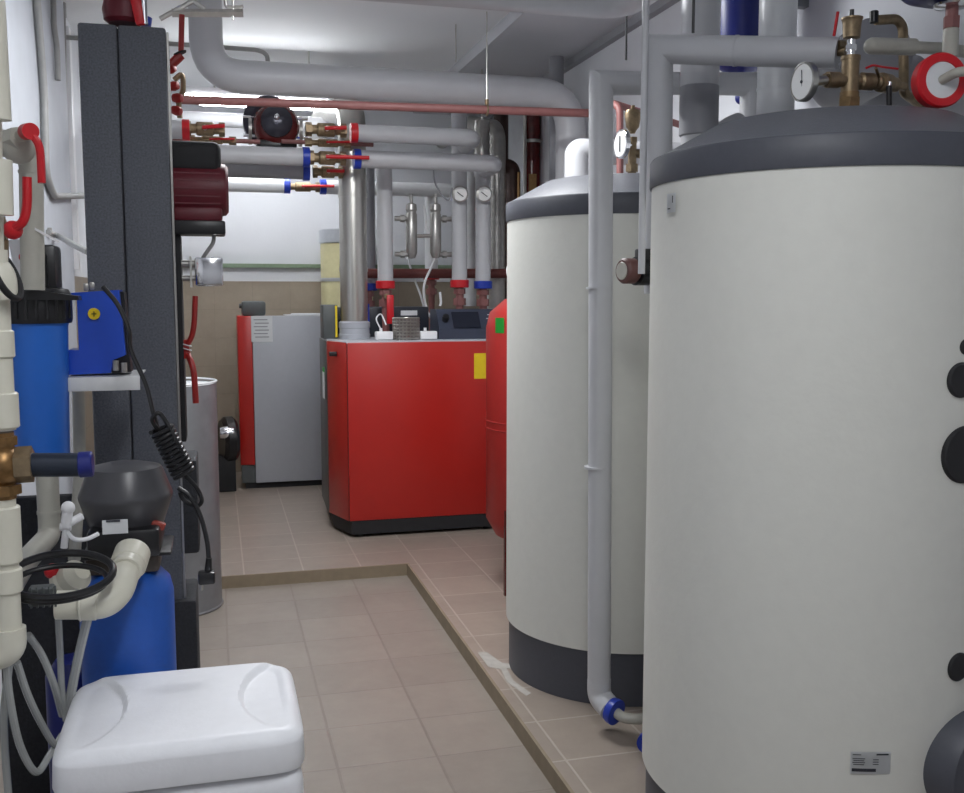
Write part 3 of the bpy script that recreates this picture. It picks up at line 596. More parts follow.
pipe('insulated_pipe', 'white pipe with blue collar near the back wall, piece behind the flue', [c_, (d_.x, 8.2, c_.z)], rW, WHITEP, collars=[(c_, (1, 0, 0), BLUEP, rW + .004, .05)])
a = Vector((-0.265, 7.900, 2.892)); b = Vector((0.943, 7.900, 2.923))
pipe('insulated_pipe', 'wide bright pipe just under the lit fluorescent lamp', [a, (b.x, 7.9, a.z)], 0.0527, GREY)
def valve(p, lab, lx, r=.022, lever=REDP, ll=.12, ld=(1, 0, 0), g=None, name='ball_valve'):
    p = Vector(p); t = thing(name, lab, 'valve', p, g)
    part('valve_body', M().cyl(off(p, -lx, 0, 0), off(p, lx, 0, 0), r, n=20).cyl(off(p, -lx * .45, 0, 0), off(p, lx * .45, 0, 0), r * 1.45, n=20, bev=r * .3).hexn(off(p, -lx, 0, 0), off(p, -lx * .7, 0, 0), r * 1.5).hexn(off(p, lx * .7, 0, 0), off(p, lx, 0, 0), r * 1.5), BRASSD, t)
    part('stem', M().cyl(off(p, 0, -r, 0), off(p, 0, -r * 2.4, 0), r * .5), STEEL, t)
    d = Vector(ld).normalized(); q = off(p, 0, -r * 2.4, 0)
    part('lever', M().tube([q - d * .015, q + d * ll * .4 + Vector((0, -.012, 0)), q + d * ll + Vector((0, -.014, 0))], r * .42, .02, 10), lever, t, 'red lever')
    return t
valve((-0.027, 6.600, 2.621), 'brass valve with red lever left of the round dark pump', .12, .03, ld=(1, 0, .1))
valve((0.723, 6.600, 2.646), 'brass valve with red lever right of the round dark pump', .13, .03, ld=(1, 0, .05))
valve((0.727, 6.600, 2.469), 'brass valve between the two blue collars before the flue', .12, .03, ld=(1, 0, 0), ll=.26)
valve((0.709, 8.200, 2.447), 'small brass valve with red lever on the white rear pipe', .14, .026, ld=(1, 0, .02), ll=.24)
valve((0.759, 6.850, 2.411), 'brass valve at the end of the dull grey lower pipe', .10, .028, ld=(1, 0, 0), ll=.1)
for (p, lab) in (((0.014, 6.750, 2.577), 'red handled bare brass line under the left valve'), ((0.751, 6.750, 2.586), 'red handled bare brass line under the right valve')):
    vt = valve(p, lab, .15, .018, ld=(1, 0, .03), ll=.14); p = Vector(p)
    part('bare_pipe', M().cyl(off(p, -.30, 0, 0), off(p, .30, 0, 0), .014), RUST, vt)
# pump with round head
c = Vector((0.424, 6.860, 2.706))
t = thing('circulation_pump', 'large dark pump with a round glossy head under the ceiling', 'pump', c)
part('pump_body', M().lathe(off(c, -.04, .12, .03), [(.09, -.14), (.15, -.12), (.17, -.02), (.17, .06), (.12, .1)], 40, (0, -1, 0)), mat('dark_violet_metal', (46, 44, 58), .35, .3), t, 'dark round body')
part('motor_head', M().lathe(off(c, .0, 0, -.01), [(.15, -.06), (.15, .02), (.13, .05), (.10, .07)], 40, (0, -1, 0)), DKRED, t, 'dark red motor ring')
part('head_cap', M().lathe(off(c, .0, 0, .01), [(.105, .06), (.10, .09), (.07, .115), (.03, .125), (0, .127)], 40, (0, -1, 0)), mat('dark_gloss', (70, 70, 80), .2, .4), t)
part('rating_screw', M().sph(off(c, .0, -.13, .03), .02), CHROME, t)
for s_ in (-1, 1):
    part('flange', M().cyl(off(c, s_ * .155, .1, -.02), off(c, s_ * .175, .1, -.02), .10, n=32), STEELD, t)
    for z in (-.07, .05): part('bolt', M().cyl(off(c, s_ * .13, .03, z), off(c, s_ * .21, .03, z), .011, n=8), CHROME, t)
part('terminal_box', M().box(off(c, 0, .0, -.13), (.26, .12, .05), bev=.01), BLACK, t)

# vertical risers above the red boiler
def riser(u_, v0_, v1_, Y, px, lab, mt, collar=None, gauge=False, fittings=True, zlow=None):
    a = Vector(u_); 
    t = thing('insulated_pipe', lab, 'pipe', (a.x, a.y, v1_))
    part('pipe_run', M().cyl((a.x, a.y, v1_), (a.x, a.y, v0_), px, n=28), mt, t)
    if collar:
        part('end_collar', M().cyl((a.x, a.y, v1_ - .005), (a.x, a.y, v1_ + .05), px + .012, n=28, bev=.004), collar, t, 'coloured end collar')
    if fittings:
        f = thing('pipe_union', lab.replace('pipe', 'brass union under pipe').replace('vertical ', ''), 'fitting', (a.x, a.y, v1_ - .2)) if False else t
        part('union', M().hexn((a.x, a.y, v1_ - .05), (a.x, a.y, v1_ - .01), px * .8).cyl((a.x, a.y, v1_ - .2), (a.x, a.y, v1_), px * .5).hexn((a.x, a.y, v1_ - .13), (a.x, a.y, v1_ - .08), px * .85).cyl((a.x, a.y, (zlow or ZR)), (a.x, a.y, v1_ - .18), px * .45), RUST, t, 'rusty brass union')
    if gauge:
        g = Vector(gauge)
        gp = part('dial_thermometer', M().lathe(g, [(.04, -.05), (.055, -.012), (.058, .0), (.058, .008), (.054, .01), (0, .008)], 36, (-.25, -1, 0)), STEELD, t)
        part('dial_face', M().cyl(g + Vector((-.002, -.009, 0)), g + Vector((-.003, -.012, 0)), .048, n=32), GAUGE, gp)
        part('needle', M().tube([g + Vector((.02, -.018, -.02)), g + Vector((-.025, -.018, .012))], .003, 0, 6), INK, gp)
    return t
r7 = 0.0548
riser((1.165, 7.000, 1.626), (1.170, 7.000, 2.468)[2], (1.162, 7.000, 1.640)[2], 7, r7, 'vertical grey pipe with red collar above the steel basket', GREY, REDP)
riser((1.700, 7.000, 1.697), (1.699, 7.000, 2.871)[2], (1.696, 7.000, 1.648)[2], 7, r7, 'vertical grey pipe with red collar and dial, above the control console', GREY, REDP, (1.683, 6.910, 2.294))
riser((1.874, 7.000, 1.698), (1.874, 7.000, 2.546)[2], (1.874, 7.000, 1.641)[2], 7, r7, 'vertical grey pipe with blue collar and dial beside the slim flue', GREY, BLUEP, (1.857, 6.910, 2.299))
riser((1.773, 8.300, 1.631), (1.772, 8.300, 2.420)[2], (1.769, 8.300, 1.723)[2], 8.3, r7, 'vertical white pipe with red collar at the back between the air separators', WHITEP, REDP, None, True, .002)
riser((1.135, 7.600, 1.628), (1.141, 7.600, 2.538)[2], (1.131, 7.600, 1.628)[2], 7.6, r7, 'vertical grey pipe with blue collar half hidden by the wide flue', GREYD, BLUEP, None, True, .002)
riser((2.031, 8.000, 1.630), (2.032, 8.000, 2.614)[2], (2.031, 8.000, 1.499)[2], 8, .05, 'plain white vertical pipe between the two dial pipes', WHITEP, None, None, False)
# red valve on the riser above the basket
q = Vector((1.177, 6.930, 1.522))
t = thing('ball_valve', 'red handled valve on the riser right above the white junction box', 'valve', q)
part('lever', M().box(off(q, 0, -.05, -.03), (.05, .015, .20), bev=.006), REDP, t, 'red handle')
part('valve_body', M().cyl(off(q, -.02, .0, .06), off(q, -.02, -.045, .06), .018), BRASSD, t)
single('brown_pipe', M().cyl((1.066, 7.350, 1.747), (2.196, 7.350, 1.753), 0.0358, n=20), BROWN, 'brown horizontal pipe crossing behind the risers', 'pipe')
# air separators
for (u_, lab, s_) in (((1.363, 7.050, 2.028), 'small steel air separator with side taps, by the basket riser', -1), ((1.537, 7.050, 2.030), 'small steel air separator with side taps, by the console riser', 1)):
    p = Vector(u_); t = thing('air_separator', lab, 'valve', p)
    part('separator_body', M().lathe(off(p, 0, 0, -.16), [(0, -.02), (.025, -.015), (.04, .02), (.04, .29), (.034, .30), (.034, .31), (.04, .32), (.036, .36), (.012, .37), (.012, .43), (0, .43)], 28), STEELD, t)
    for z in (.1, -.15): part('side_tap', M().cyl(off(p, 0, 0, z), off(p, s_ * .12, 0, z), .017).hexn(off(p, s_ * .05, 0, z), off(p, s_ * .08, 0, z), .026), STEELD, t)
    part('drain_tap', M().cyl(off(p, -s_ * .03, 0, -.02), off(p, -s_ * .09, 0, -.02), .014), STEELD, t)
single('sensor_cable', M().curve([(1.506, 7.300, 2.247), (1.535, 7.300, 2.030), (1.594, 7.300, 1.885), (1.503, 7.300, 1.664), (1.524, 7.300, 1.480), (1.555, 7.200, 1.393)], .009), WHITE, 'light cable hanging between the two air separators', 'cable')
single('sensor_cable', M().curve([(1.534, 6.900, 1.612), (1.541, 6.900, 1.542), (1.534, 6.900, 1.514)], .009), WHITE, 'short white hose end beside the red collar at the back', 'cable')
single('sensor_cable', M().curve([(1.418, 7.600, 1.932), (1.459, 7.500, 1.741), (1.507, 7.400, 1.553), (1.531, 7.300, 1.331)], .008), GREY, 'thin grey cable slanting down left of the console', 'cable')
single('sensor_cable', M().curve([(1.489, 6.900, 2.486), (1.498, 6.850, 2.345), (1.583, 6.850, 2.245), (1.623, 6.900, 2.333)], .006), GREYD, 'thin cable curling to the console riser dial', 'cable')
# dark red riser and neighbours
p = Vector((2.435, 7.600, 2.640)); rr = 0.0625
t = thing('glossy_riser', 'glossy dark red vertical pipe with a clamp behind the rear tank', 'pipe', (p.x, p.y, 1.2))
part('pipe_run', M().cyl((p.x, p.y, .0), (p.x, p.y, (2.427, 7.600, 3.400)[2]), rr, n=28).lathe((p.x, p.y, (2.427, 7.600, 3.385)[2]), [(rr, 0), (rr * .7, .08), (rr * .3, .15), (0, .17)], 20), DKRED, t)
part('clamp', M().cyl((p.x, p.y, (2.431, 7.600, 2.770)[2]), (p.x, p.y, (2.430, 7.600, 2.793)[2]), rr + .006), STEEL, t)
for dx in (-.075, .08): part('guide_bar', M().cyl((p.x + dx, p.y - .04, 1.2), (p.x + dx, p.y - .04, (2.429, 7.600, 3.037)[2]), .014, n=10), STEEL, t)
part('label_tag', M().box2((p.x - .05, p.y - rr - .012, (2.433, 7.600, 2.332)[2]), (p.x + .01, p.y - rr, (2.432, 7.600, 2.525)[2])), BRASS, t)
p = Vector((2.306, 7.700, 2.532))
pipe('wrapped_pipe', 'brown wrapped pipe bend between the slim flue and the dark red riser', [(2.189, 7.750, 2.604), (2.321, 7.750, 2.609), (p.x + .03, 7.75, .0)], .058, mat('wrap_brown', (64, 40, 34), .5, var=.2), fil=.09)
p = Vector((2.292, 7.650, 2.526))
single('copper_pipe', M().cyl((p.x + .05, 7.66, .0), (p.x + .05, 7.66, (2.294, 7.660, 2.551)[2]), .012, n=12), BRASS, 'slim copper tube strapped along the brown wrapped pipe', 'pipe')
for (u_, r_, m_, lab, Y, zt_) in (((2.264, 7.900, 2.988), .06, mat('dark_brown_pipe', (72, 52, 46), .45), 'dark vertical pipe by the chain rod', 7.9, (2.264, 7.900, 3.050)[2]),
    ((2.655, 7.900, 2.766), .035, GREY, 'thin light grey vertical pipe right of the dark red riser', 7.9, (2.653, 7.900, 3.084)[2]), ((2.352, 6.800, 2.606), .05, GREYD, 'grey vertical pipe in the corner right of the thin light one', 6.8, 3.24)):
    p = Vector(u_); single('vertical_pipe', M().cyl((p.x, p.y, 0), (p.x, p.y, zt_), r_, n=20), m_, lab, 'pipe')
p = Vector((1.771, 4.800, 2.275))
t = thing('insulated_pipe', 'wide white insulated stub standing behind the rear tank lid', 'pipe', (p.x, p.y, 1.9))
part('pipe_run', M().cyl((p.x, p.y, 1.66), (p.x, p.y, (1.771, 4.800, 2.265)[2]), .062, n=28), GREY, t)
part('elbow', M().tube([(p.x, p.y, (1.772, 4.800, 2.255)[2]), (p.x, p.y, (1.771, 4.800, 2.309)[2]), (p.x + .14, p.y, (1.771, 4.800, 2.309)[2]), (XR, p.y, (1.771, 4.800, 2.309)[2])], .062, .06, 24), GREY, t)

# bracket and red gear above the black column
p = Vector((-0.006, 5.200, 2.961)); 
t = thing('ceiling_bracket', 'grey channel bracket with diagonal brace above the black column', 'bracket', p)
part('channel', M().cyl((-0.160, 5.200, 2.946), (0.174, 5.200, 2.969), .02, n=4), STEELD, t)
part('brace', M().cyl((-0.216, 5.200, 2.914), (-0.061, 5.200, 3.009), .012, n=8).cyl((-0.061, 5.200, 3.009), (-0.006, 5.200, 2.975), .012, n=8), STEELD, t)
part('threaded_rod', M().cyl((0.125, 5.200, 2.932), (0.131, 5.200, 3.169), .006, n=8), STEEL, t)
part('hook', M().tube([(0.090, 5.200, 3.043), (0.094, 5.200, 2.992), (0.160, 5.200, 2.996), (0.175, 5.200, 3.002)], .008, .01, 8), STEEL, t)
q = Vector((-0.094, 3.500, 2.327))
t = thing('red_valve_stack', 'row of red painted valve handles behind the top of the black column', 'valve', q)
part('spindle', M().cyl((-0.077, 3.500, 2.502), (-0.083, 3.500, 2.384), .009), REDD, t)
part('disc', M().lathe((-0.086, 3.500, 2.381), [(0, -.003), (.02, -.003), (.022, .002), (0, .005)], 20, (-.4, 0, 1)), BLACKM, t)
part('handle', M().tube([(-0.083, 3.500, 2.375), (-0.106, 3.500, 2.351), (-0.128, 3.500, 2.331)], .015, .02, 10), REDD, t)
m = M()
for (a, b, rr_) in ((171, 69, .018), (174, 86, .018), (178, 97, .016), (178, 108, .011), (186, 119, .012)): pass
for k, pp in enumerate(((-0.116, 3.500, 2.329), (-0.108, 3.500, 2.275), (-0.097, 3.500, 2.237), (-0.101, 3.500, 2.196))): part('handwheel', M().lathe(pp, [(.006, -.02), (.013, -.016), (.016, 0), (.012, .014), (0, .018)], 20, (.9, -.5, .3 - .2 * k)), REDD, t)
part('stem', M().curve([(-0.108, 3.520, 2.298), (-0.083, 3.520, 2.315), (-0.081, 3.520, 2.268), (-0.095, 3.520, 2.222), (-0.093, 3.520, 2.177)], .009), BRASSD, t)
# valve body on top of column
q = Vector((-0.237, 3.250, 2.434))
t = thing('circulation_pump', 'dark red pump body on top of the black column', 'pump', q)
part('body', M().lathe(off(q, 0, 0, -.035), [(.045, 0), (.058, .01), (.062, .04), (.05, .09), (.04, .16)], 28), MAROON, t)
part('stem', M().cyl((-0.178, 3.200, 2.499), (-0.176, 3.200, 2.391), .009), CHROME, t)
part('handle', M().box((-0.196, 3.200, 2.436), (.03, .02, .10), (0, -12, 0), bev=.006), REDP, t, 'red handle')
part('end_collar', M().cyl((-0.187, 3.300, 2.413), (-0.183, 3.300, 2.437), .024), BLUEP, t, 'blue collar')

# ------------------------------------------------------------- black insulated column
cx0 = (-0.383, 3.200, 1.581)[0]; 
a = Vector((-0.358, 3.200, 2.379)); b = Vector((-0.125, 3.200, 2.392)); bl = Vector((-0.385, 3.200, 0.789)); br = Vector((-0.107, 3.200, 0.770))
t = thing('insulated_manifold', 'tall black foam covered column with a centre seam', 'manifold', ((a.x + b.x) / 2, 3.3, -.07))
xm = (a.x + b.x) / 2 ; ztop = (a.z + b.z) / 2
xl, xr = a.x * .8 + bl.x * .2, b.x * .6 + br.x * .4
xm = (-0.254, 3.200, 1.581)[0]
part('cover_half', M().box2((xl, 3.2, .30), (xm - .0015, 3.48, ztop), bev=.008), FOAM, t)
part('cover_half', M().box2((xm + .0015, 3.2, .30), (xr, 3.48, ztop), bev=.008), FOAM, t)
part('seam_core', M().box2((xl + .02, 3.21, .28), (xr - .02, 3.47, ztop - .01)), BLACKM, t)
part('edge_strip', M().box2((xr + .001, 3.215, .5), (xr + .007, 3.235, ztop - .01)), STEELD, t, 'thin metal edge strip')
q = Vector((-0.103, 3.300, 1.517)); part('side_plate', M().box2((xr, 3.26, (-0.105, 3.300, 1.135)[2]), (xr + .022, 3.40, (-0.086, 3.300, 1.783)[2]), bev=.004), BLACKM, t)
part('lower_block', M().box2((xr - .08, 3.22, (-0.070, 3.200, 0.783)[2]), ((-0.065, 3.200, 0.959)[0], 3.44, (-0.062, 3.200, 1.082)[2]), bev=.01), FOAMD, t)
part('lower_block', M().box2((xl + .1, 3.18, -.07), ((-0.078, 3.200, 0.509)[0], 3.44, (-0.074, 3.200, 0.645)[2]), bev=.01), FOAMD, t)
part('foot_block', M().box2((xl + .04, 3.24, -.07), (xr - .03, 3.44, .30)), BLACKM, t)
# maroon pump
c = Vector((-0.117, 3.300, 1.924)); e = Vector((0.042, 3.300, 1.925)); L = e.x - c.x + .01
t = thing('circulation_pump', 'maroon finned pump motor mounted on the side of the black column', 'pump', c)
rp = 0.0814
part('motor', M().lathe(c, [(rp * .9, -.02), (rp, 0), (rp, L - .02), (rp * .97, L - .008), (rp * .85, L), (0, L)], 48, (1, 0, 0)), MAROON, t)
m = M()
for k in range(9):
    a_ = math.radians(-150 + k * 15); m.box(off(c, L * .45, -math.cos(math.radians(-70 + 17 * k)) * rp, math.sin(math.radians(-70 + 17 * k)) * rp), (L * .8, .004, .004))
part('cooling_fins', m, MAROON, t)
part('foam_cap', M().box2(off(c, -.02, -.06, rp * .55), off(c, L - .02, .07, rp * 1.75), bev=.022, seg=3), BLACKM, t, 'black foam cap')
part('lower_ring', M().box2(off(c, 0, -.06, -rp * 1.25), off(c, L - .02, .05, -rp * .7), bev=.01), MAROON, t)
part('terminal_box', M().box2(off(c, .0, -.07, -rp * 1.75), off(c, L - .012, .05, -rp * 1.22), bev=.006), BLACK, t, 'black terminal box')
q = Vector((-0.013, 3.300, 1.668))
t = thing('junction_box', 'shiny square metal box with conduit beside the black column', 'box', q)
part('cover_plate', M().box(q, (.085, .06, .09), bev=.006), CHROME, t)
part('back_plate', M().box(off(q, -.055, .0, 0), (.006, .07, .095)), STEEL, t)
part('conduit_stub', M().cyl(off(q, -.04, 0, .025), off(q, -.11, 0, .025), .012).cyl(off(q, -.04, 0, -.02), off(q, -.11, 0, -.02), .009), STEELD, t)
single('pump_cable', M().curve([(0.005, 3.280, 1.786), (0.001, 3.270, 1.758), (-0.018, 3.270, 1.730), (-0.033, 3.280, 1.708)], .006), CONDUIT, 'grey cable from the maroon pump to the shiny box', 'cable')
q = Vector((-0.092, 3.280, 1.433))
t = thing('butterfly_valve', 'long red double lever tied with white thread beside the black column', 'valve', q)
part('upper_lever', M().curve([q, (-0.073, 3.260, 1.462), (-0.063, 3.250, 1.503), (-0.056, 3.250, 1.593)], .0085), REDD, t)
part('lower_lever', M().curve([(-0.090, 3.280, 1.417), (-0.075, 3.260, 1.387), (-0.067, 3.250, 1.347), (-0.064, 3.250, 1.258)], .0095), REDD, t)
part('hub', M().cyl(off(q, -.03, 0, 0), off(q, .012, 0, 0), .018).cyl((-0.098, 3.280, 1.455), (-0.087, 3.280, 1.398), .014), REDD, t)
for k in (0, 1): part('thread_tie', M().torus((-0.086, 3.270, 1.440) if k == 0 else (-0.086, 3.270, 1.427), (.3, 0, 1), .014, .0018, 20, 6), PAPER, t)

# ------------------------------------------------------------- galvanised drum
dr = .235; dx, dy = -.17, 5.48
dx = (-0.000, 5.480, 0.496)[0] - dr
zt = (-0.084, 5.480, 1.140)[2]
t = thing('metal_drum', 'tall galvanised drum standing on the floor behind the black column', 'drum', (dx, dy, -.07))
part('drum_wall', M().lathe((dx, dy, -.07), [(dr, 0), (dr, zt + .06), (dr - .008, zt + .06), (dr - .008, zt - .02)], 64), GALV, t)
part('drum_lid', M().lathe((dx, dy, zt - .02), [(dr - .006, 0), (dr - .01, .006), (0, .008)], 48), WHITEP, t)
part('rim', M().torus((dx, dy, zt), (0, 0, 1), dr, .006, 64, 8), WHITEP, t, 'pale top rim')
part('bottom_rim', M().torus((dx, dy, -.062), (0, 0, 1), dr, .007, 64, 8), GALV, t)

# ------------------------------------------------------------- left wall conduits
def wp(u_, dx_=.02): return Vector(u_)
for pts, rr_, lab in (([(-0.740, 5.038, 2.964), (-0.740, 5.144, 2.544), (-0.740, 5.093, 2.149), (-0.740, 5.313, 2.073), (-0.740, 6.943, 2.224)], .017, 'grey conduit bending towards the black column'),
    ([(-0.820, 6.598, 3.397), (-0.820, 6.367, 2.203), (-0.820, 6.449, 1.918)], .014, 'grey conduit running straight down the pale wall'),
    ([(-0.740, 5.577, 3.115), (-0.740, 5.556, 2.925), (-0.740, 5.637, 2.862), (-0.740, 5.620, 2.684)], .014, 'short dull conduit swinging across the upper wall')):
    pts = [(pts[0][0], pts[0][1], ZC)] + list(pts)
    pipe('conduit', lab, pts, rr_, CONDUIT, fil=.08, cat='conduit')
p = Vector((-0.835, 6.831, 2.495))
single('cable_trunking', M().box2((XL, p.y - .03, 1.75), (XL + .03, p.y + .06, 3.24), bev=.003), WHITE, 'white cable trunking running up the pale wall', 'trunking')
p = Vector((-0.750, 5.206, 1.889))
t = thing('pipe_clip', 'grey clip and bent conduit end behind the filter head', 'conduit', p)
part('conduit_run', M().curve([(-0.750, 5.147, 1.890), (-0.740, 5.389, 1.885), (-0.570, 4.600, 1.806), (-0.493, 4.400, 1.769)], .013), CONDUIT, t)
part('clip', M().box(p, (.02, .02, .05), bev=.003), STEELD, t)
single('label_strip', M().plate([(-0.416, 2.575, 1.756), (-0.414, 2.575, 1.761), (-0.350, 2.575, 1.724), (-0.354, 2.575, 1.720)], .003, (0, 1, 0)), WHITE, 'thin white strip slanting over the black filter head', 'strip')

# ------------------------------------------------------------- blue filter housing
fx, fy = (-0.437, 2.750, 1.329)[0], 2.75
zr = lambda v: None
z_top = (-0.429, 2.750, 1.528)[2]; z_bot = (-0.444, 2.750, 1.169)[2]; rf_ = 0.0742
t = thing('filter_housing', 'tall bright blue water filter housing with black head', 'filter', (fx, fy, z_bot))
part('sump', M().lathe((fx, fy, z_bot), [(0, -.015), (rf_ * .7, -.012), (rf_ * .88, .01), (rf_ * 1.0, z_top - z_bot - .01), (rf_ * 1.04, z_top - z_bot)], 48), BLUEH, t)
part('head_ring', M().lathe((fx, fy, z_top - .002), [(rf_ * 1.12, 0), (rf_ * 1.16, .01), (rf_ * 1.16, .07), (rf_ * 1.05, .085), (rf_ * .7, .09)], 48), BLACK, t, 'black screw head')
part('head_block', M().box((fx + .01, fy + .03, z_top + .13), (.09, .10, .13), bev=.01), BLACK, t)
part('vent_button', M().cyl((fx + .012, fy - .02, z_top + .09), (fx + .012, fy - .02, z_top + .168), .022).cyl((fx + .012, fy - .02, z_top + .166), (fx + .012, fy - .02, z_top + .176), .012), BLACK, t)
part('button_tip', M().cyl((fx + .012, fy - .02, z_top + .175), (fx + .012, fy - .02, z_top + .181), .011), WHITE, t, 'white button tip')
part('head_lid', M().plate([(-0.421, 2.660, 1.609), (-0.325, 2.660, 1.594), (-0.323, 2.660, 1.584), (-0.480, 2.660, 1.585)], .06, (0, 1, 0)), BLACK, t)
for k in range(10):
    a_ = math.radians(200 + k * 16); part('rib', M().box((fx + rf_ * 1.165 * math.cos(a_), fy + rf_ * 1.165 * math.sin(a_), z_top + .035), (.006, .006, .05)), BLACK, t)
# blue control box on steel shelf
P_ = [(-0.359, 2.780, 1.602), (-0.239, 2.780, 1.610), (-0.228, 2.780, 1.440), (-0.260, 2.780, 1.427), (-0.267, 2.780, 1.393), (-0.372, 2.780, 1.390), (-0.369, 2.780, 1.455), (-0.343, 2.780, 1.454), (-0.343, 2.780, 1.584)]
t = thing('dosing_box', 'bright blue electrical box with a round yellow sticker', 'control unit', (-0.306, 2.780, 1.391))
part('enclosure', M().plate(P_, .10, (0, 1, 0)), BLUEB, t)
part('back_plate', M().plate([(-0.258, 2.800, 1.610), (-0.229, 2.800, 1.604), (-0.218, 2.800, 1.393), (-0.266, 2.800, 1.391)], .08, (0, 1, 0)), BLACK, t)
q = Vector((-0.302, 2.775, 1.548)); part('round_sticker', M().cyl(q, off(q, 0, -.002, 0), 0.0151, n=28), YELLOW, t, 'round yellow sticker')
part('sticker_mark', M().box(off(q, 0, -.003, 0), (.012, .002, .003)).box(off(q, 0, -.003, 0), (.003, .002, .014)), mat('olive_ink', (120, 110, 20), .6), t)
for pp in ((-0.322, 2.800, 1.617), (-0.307, 2.800, 1.620)): part('clip', M().box(pp, (.012, .012, .02), bev=.003), STEELD, t)
for pp in ((-0.253, 2.770, 1.412), (-0.233, 2.770, 1.406)): part('bolt', M().cyl(off(pp, 0, 0, -.012), off(pp, 0, 0, .014), .008, n=8), STEELD, t)
q0 = Vector((-0.372, 2.760, 1.386)); q1 = Vector((-0.193, 2.760, 1.396))
t = thing('steel_shelf', 'short bright steel shelf carrying the blue box', 'shelf', q0)
part('shelf_front', M().box2((q0.x, 2.74, (-0.373, 2.760, 1.350)[2]), (q1.x, 2.748, q0.z), bev=.001), mat('bright_zinc', (218, 219, 220), .45, .15), t)
part('shelf_top', M().box2((q0.x, 2.742, q0.z - .004), (q1.x, 2.98, q0.z + .0)), mat('bright_zinc', (218, 219, 220), .45, .15), t)
pipe('water_pipe', 'pale vertical pipe behind the blue filter and shelf', [(-0.375, 3.000, 1.373), (-0.380, 3.000, 1.102), (-0.406, 3.000, 0.843)], .017, PVCG)

# ------------------------------------------------------------- softener: vessel and control head
sx, sy = (-0.233, 2.620, 0.775)[0], 2.62
rs = 0.1142; zs = (-0.247, 2.620, 0.916)[2]
t = thing('water_softener', 'blue softener vessel with charcoal domed head behind the white cabinet', 'water softener', (sx, sy, -.07))
part('vessel_body', M().lathe((sx, sy, -.07), [(rs * .9, 0), (rs, .04), (rs, zs + .07 - .07), (rs * .93, zs + .07 - .035), (rs * .72, zs + .07 - .008), (rs * .35, zs + .07 + .004), (0, zs + .08)], 56), BLUEV, t)
t = t
dz0 = (-0.232, 2.620, 1.028)[2]; dz1 = (-0.226, 2.620, 1.186)[2]; dc = Vector((-0.227, 2.620, 1.033)); rd_ = 0.1131
H_ = (dz1 - dz0) * 1.09
part('dome', M().lathe((dc.x, 2.62, dz0), [(rd_ * .70, -.016), (rd_ * .80, 0), (rd_ * .985, H_ * .36), (rd_ * 1.0, H_ * .41), (rd_ * .985, H_ * .45), (rd_ * .80, H_ * .78), (rd_ * .76, H_ * .82), (rd_ * .4, H_ * .88), (0, H_ * .90)], 56), DOME, t)
part('head_body', M().box2((dc.x - rd_ * .75, 2.508, (-0.246, 2.620, 0.962)[2]), (dc.x + rd_ * .75, 2.72, dz0 + .005), bev=.012), BLACK, t)
part('valve_body', M().box2((dc.x - rd_ * .85, 2.55, zs - .005), (dc.x + rd_ * .7, 2.69, (-0.245, 2.620, 0.975)[2]), bev=.012), mat('brown_black', (62, 52, 44), .4), t)
part('label_plate', M().box((-0.244, 2.505, 1.043), (.058, .003, .034)), PAPER, t, 'white label plate')
part('label_print', M().box((-0.248, 2.502, 1.058), (.032, .002, .005)), INK, t)
part('red_tab', M().box((-0.149, 2.560, 1.029), (.035, .02, .02), (0, 20, 0), bev=.005), mat('rust_red_tab', (150, 60, 48), .5), t, 'rusty red tab')
part('lower_flange', M().box2((dc.x - rd_ * .9, 2.54, (-0.246, 2.620, 0.955)[2]), (dc.x + rd_ * .95, 2.72, (-0.246, 2.620, 0.965)[2]), bev=.003), BLACK, t)
# white drain fitting
q = Vector((-0.334, 2.400, 1.088))
t = thing('drain_fitting', 'small white branched drain fitting left of the charcoal dome', 'fitting', q)
part('knob', M().sph((-0.333, 2.400, 1.116), .0155), WHITE, t)
part('tee_body', M().cyl((-0.333, 2.400, 1.120), (-0.339, 2.400, 1.072), .012).cyl((-0.339, 2.400, 1.070), (-0.345, 2.400, 1.024), .008).cyl((-0.352, 2.400, 1.073), (-0.328, 2.400, 1.072), .009).cyl((-0.335, 2.400, 1.079), (-0.307, 2.420, 1.091), .009), WHITE, t)
part('hose', M().curve([(-0.337, 2.400, 1.061), (-0.320, 2.380, 1.048), (-0.295, 2.380, 1.046), (-0.271, 2.400, 1.052)], .005), WHITE, t)
# black power cable with coil and plug
single('power_cable', M().curve([(-0.266, 2.660, 1.617), (-0.231, 2.640, 1.572), (-0.206, 2.620, 1.511), (-0.203, 2.620, 1.461), (-0.169, 2.600, 1.375), (-0.149, 2.580, 1.289), (-0.112, 2.560, 1.166)], .0058), BLACK, 'black cable hanging from the blue box down to the coil', 'cable')
m = M(); pts = []
a = Vector((-0.135, 2.560, 1.271)); b = Vector((-0.084, 2.560, 1.154)); ax = (b - a).normalized(); e1 = Vector((ax.z, 0, -ax.x)); e2 = Vector((0, 1, 0))
for k in range(0, 11 * 14):
    tt = k / (11 * 14); an = 2 * math.pi * 11 * tt; pts.append(a.lerp(b, tt) + e1 * math.cos(an) * .026 + e2 * math.sin(an) * .02)
m._curve(pts, .0055, 8)
m.curve([(-0.142, 2.560, 1.267), (-0.154, 2.550, 1.293), (-0.140, 2.550, 1.310), (-0.124, 2.550, 1.292), (-0.095, 2.545, 1.230), (-0.069, 2.560, 1.164)], .0055)
m.curve([(-0.084, 2.560, 1.154), (-0.056, 2.560, 1.120), (-0.043, 2.560, 1.086), (-0.057, 2.560, 1.072), (-0.086, 2.560, 1.089), (-0.095, 2.560, 1.109)], .0055)
single('cable_coil', m, BLACK, 'black cable wound into a tight coil hanging beside the charcoal dome', 'cable')
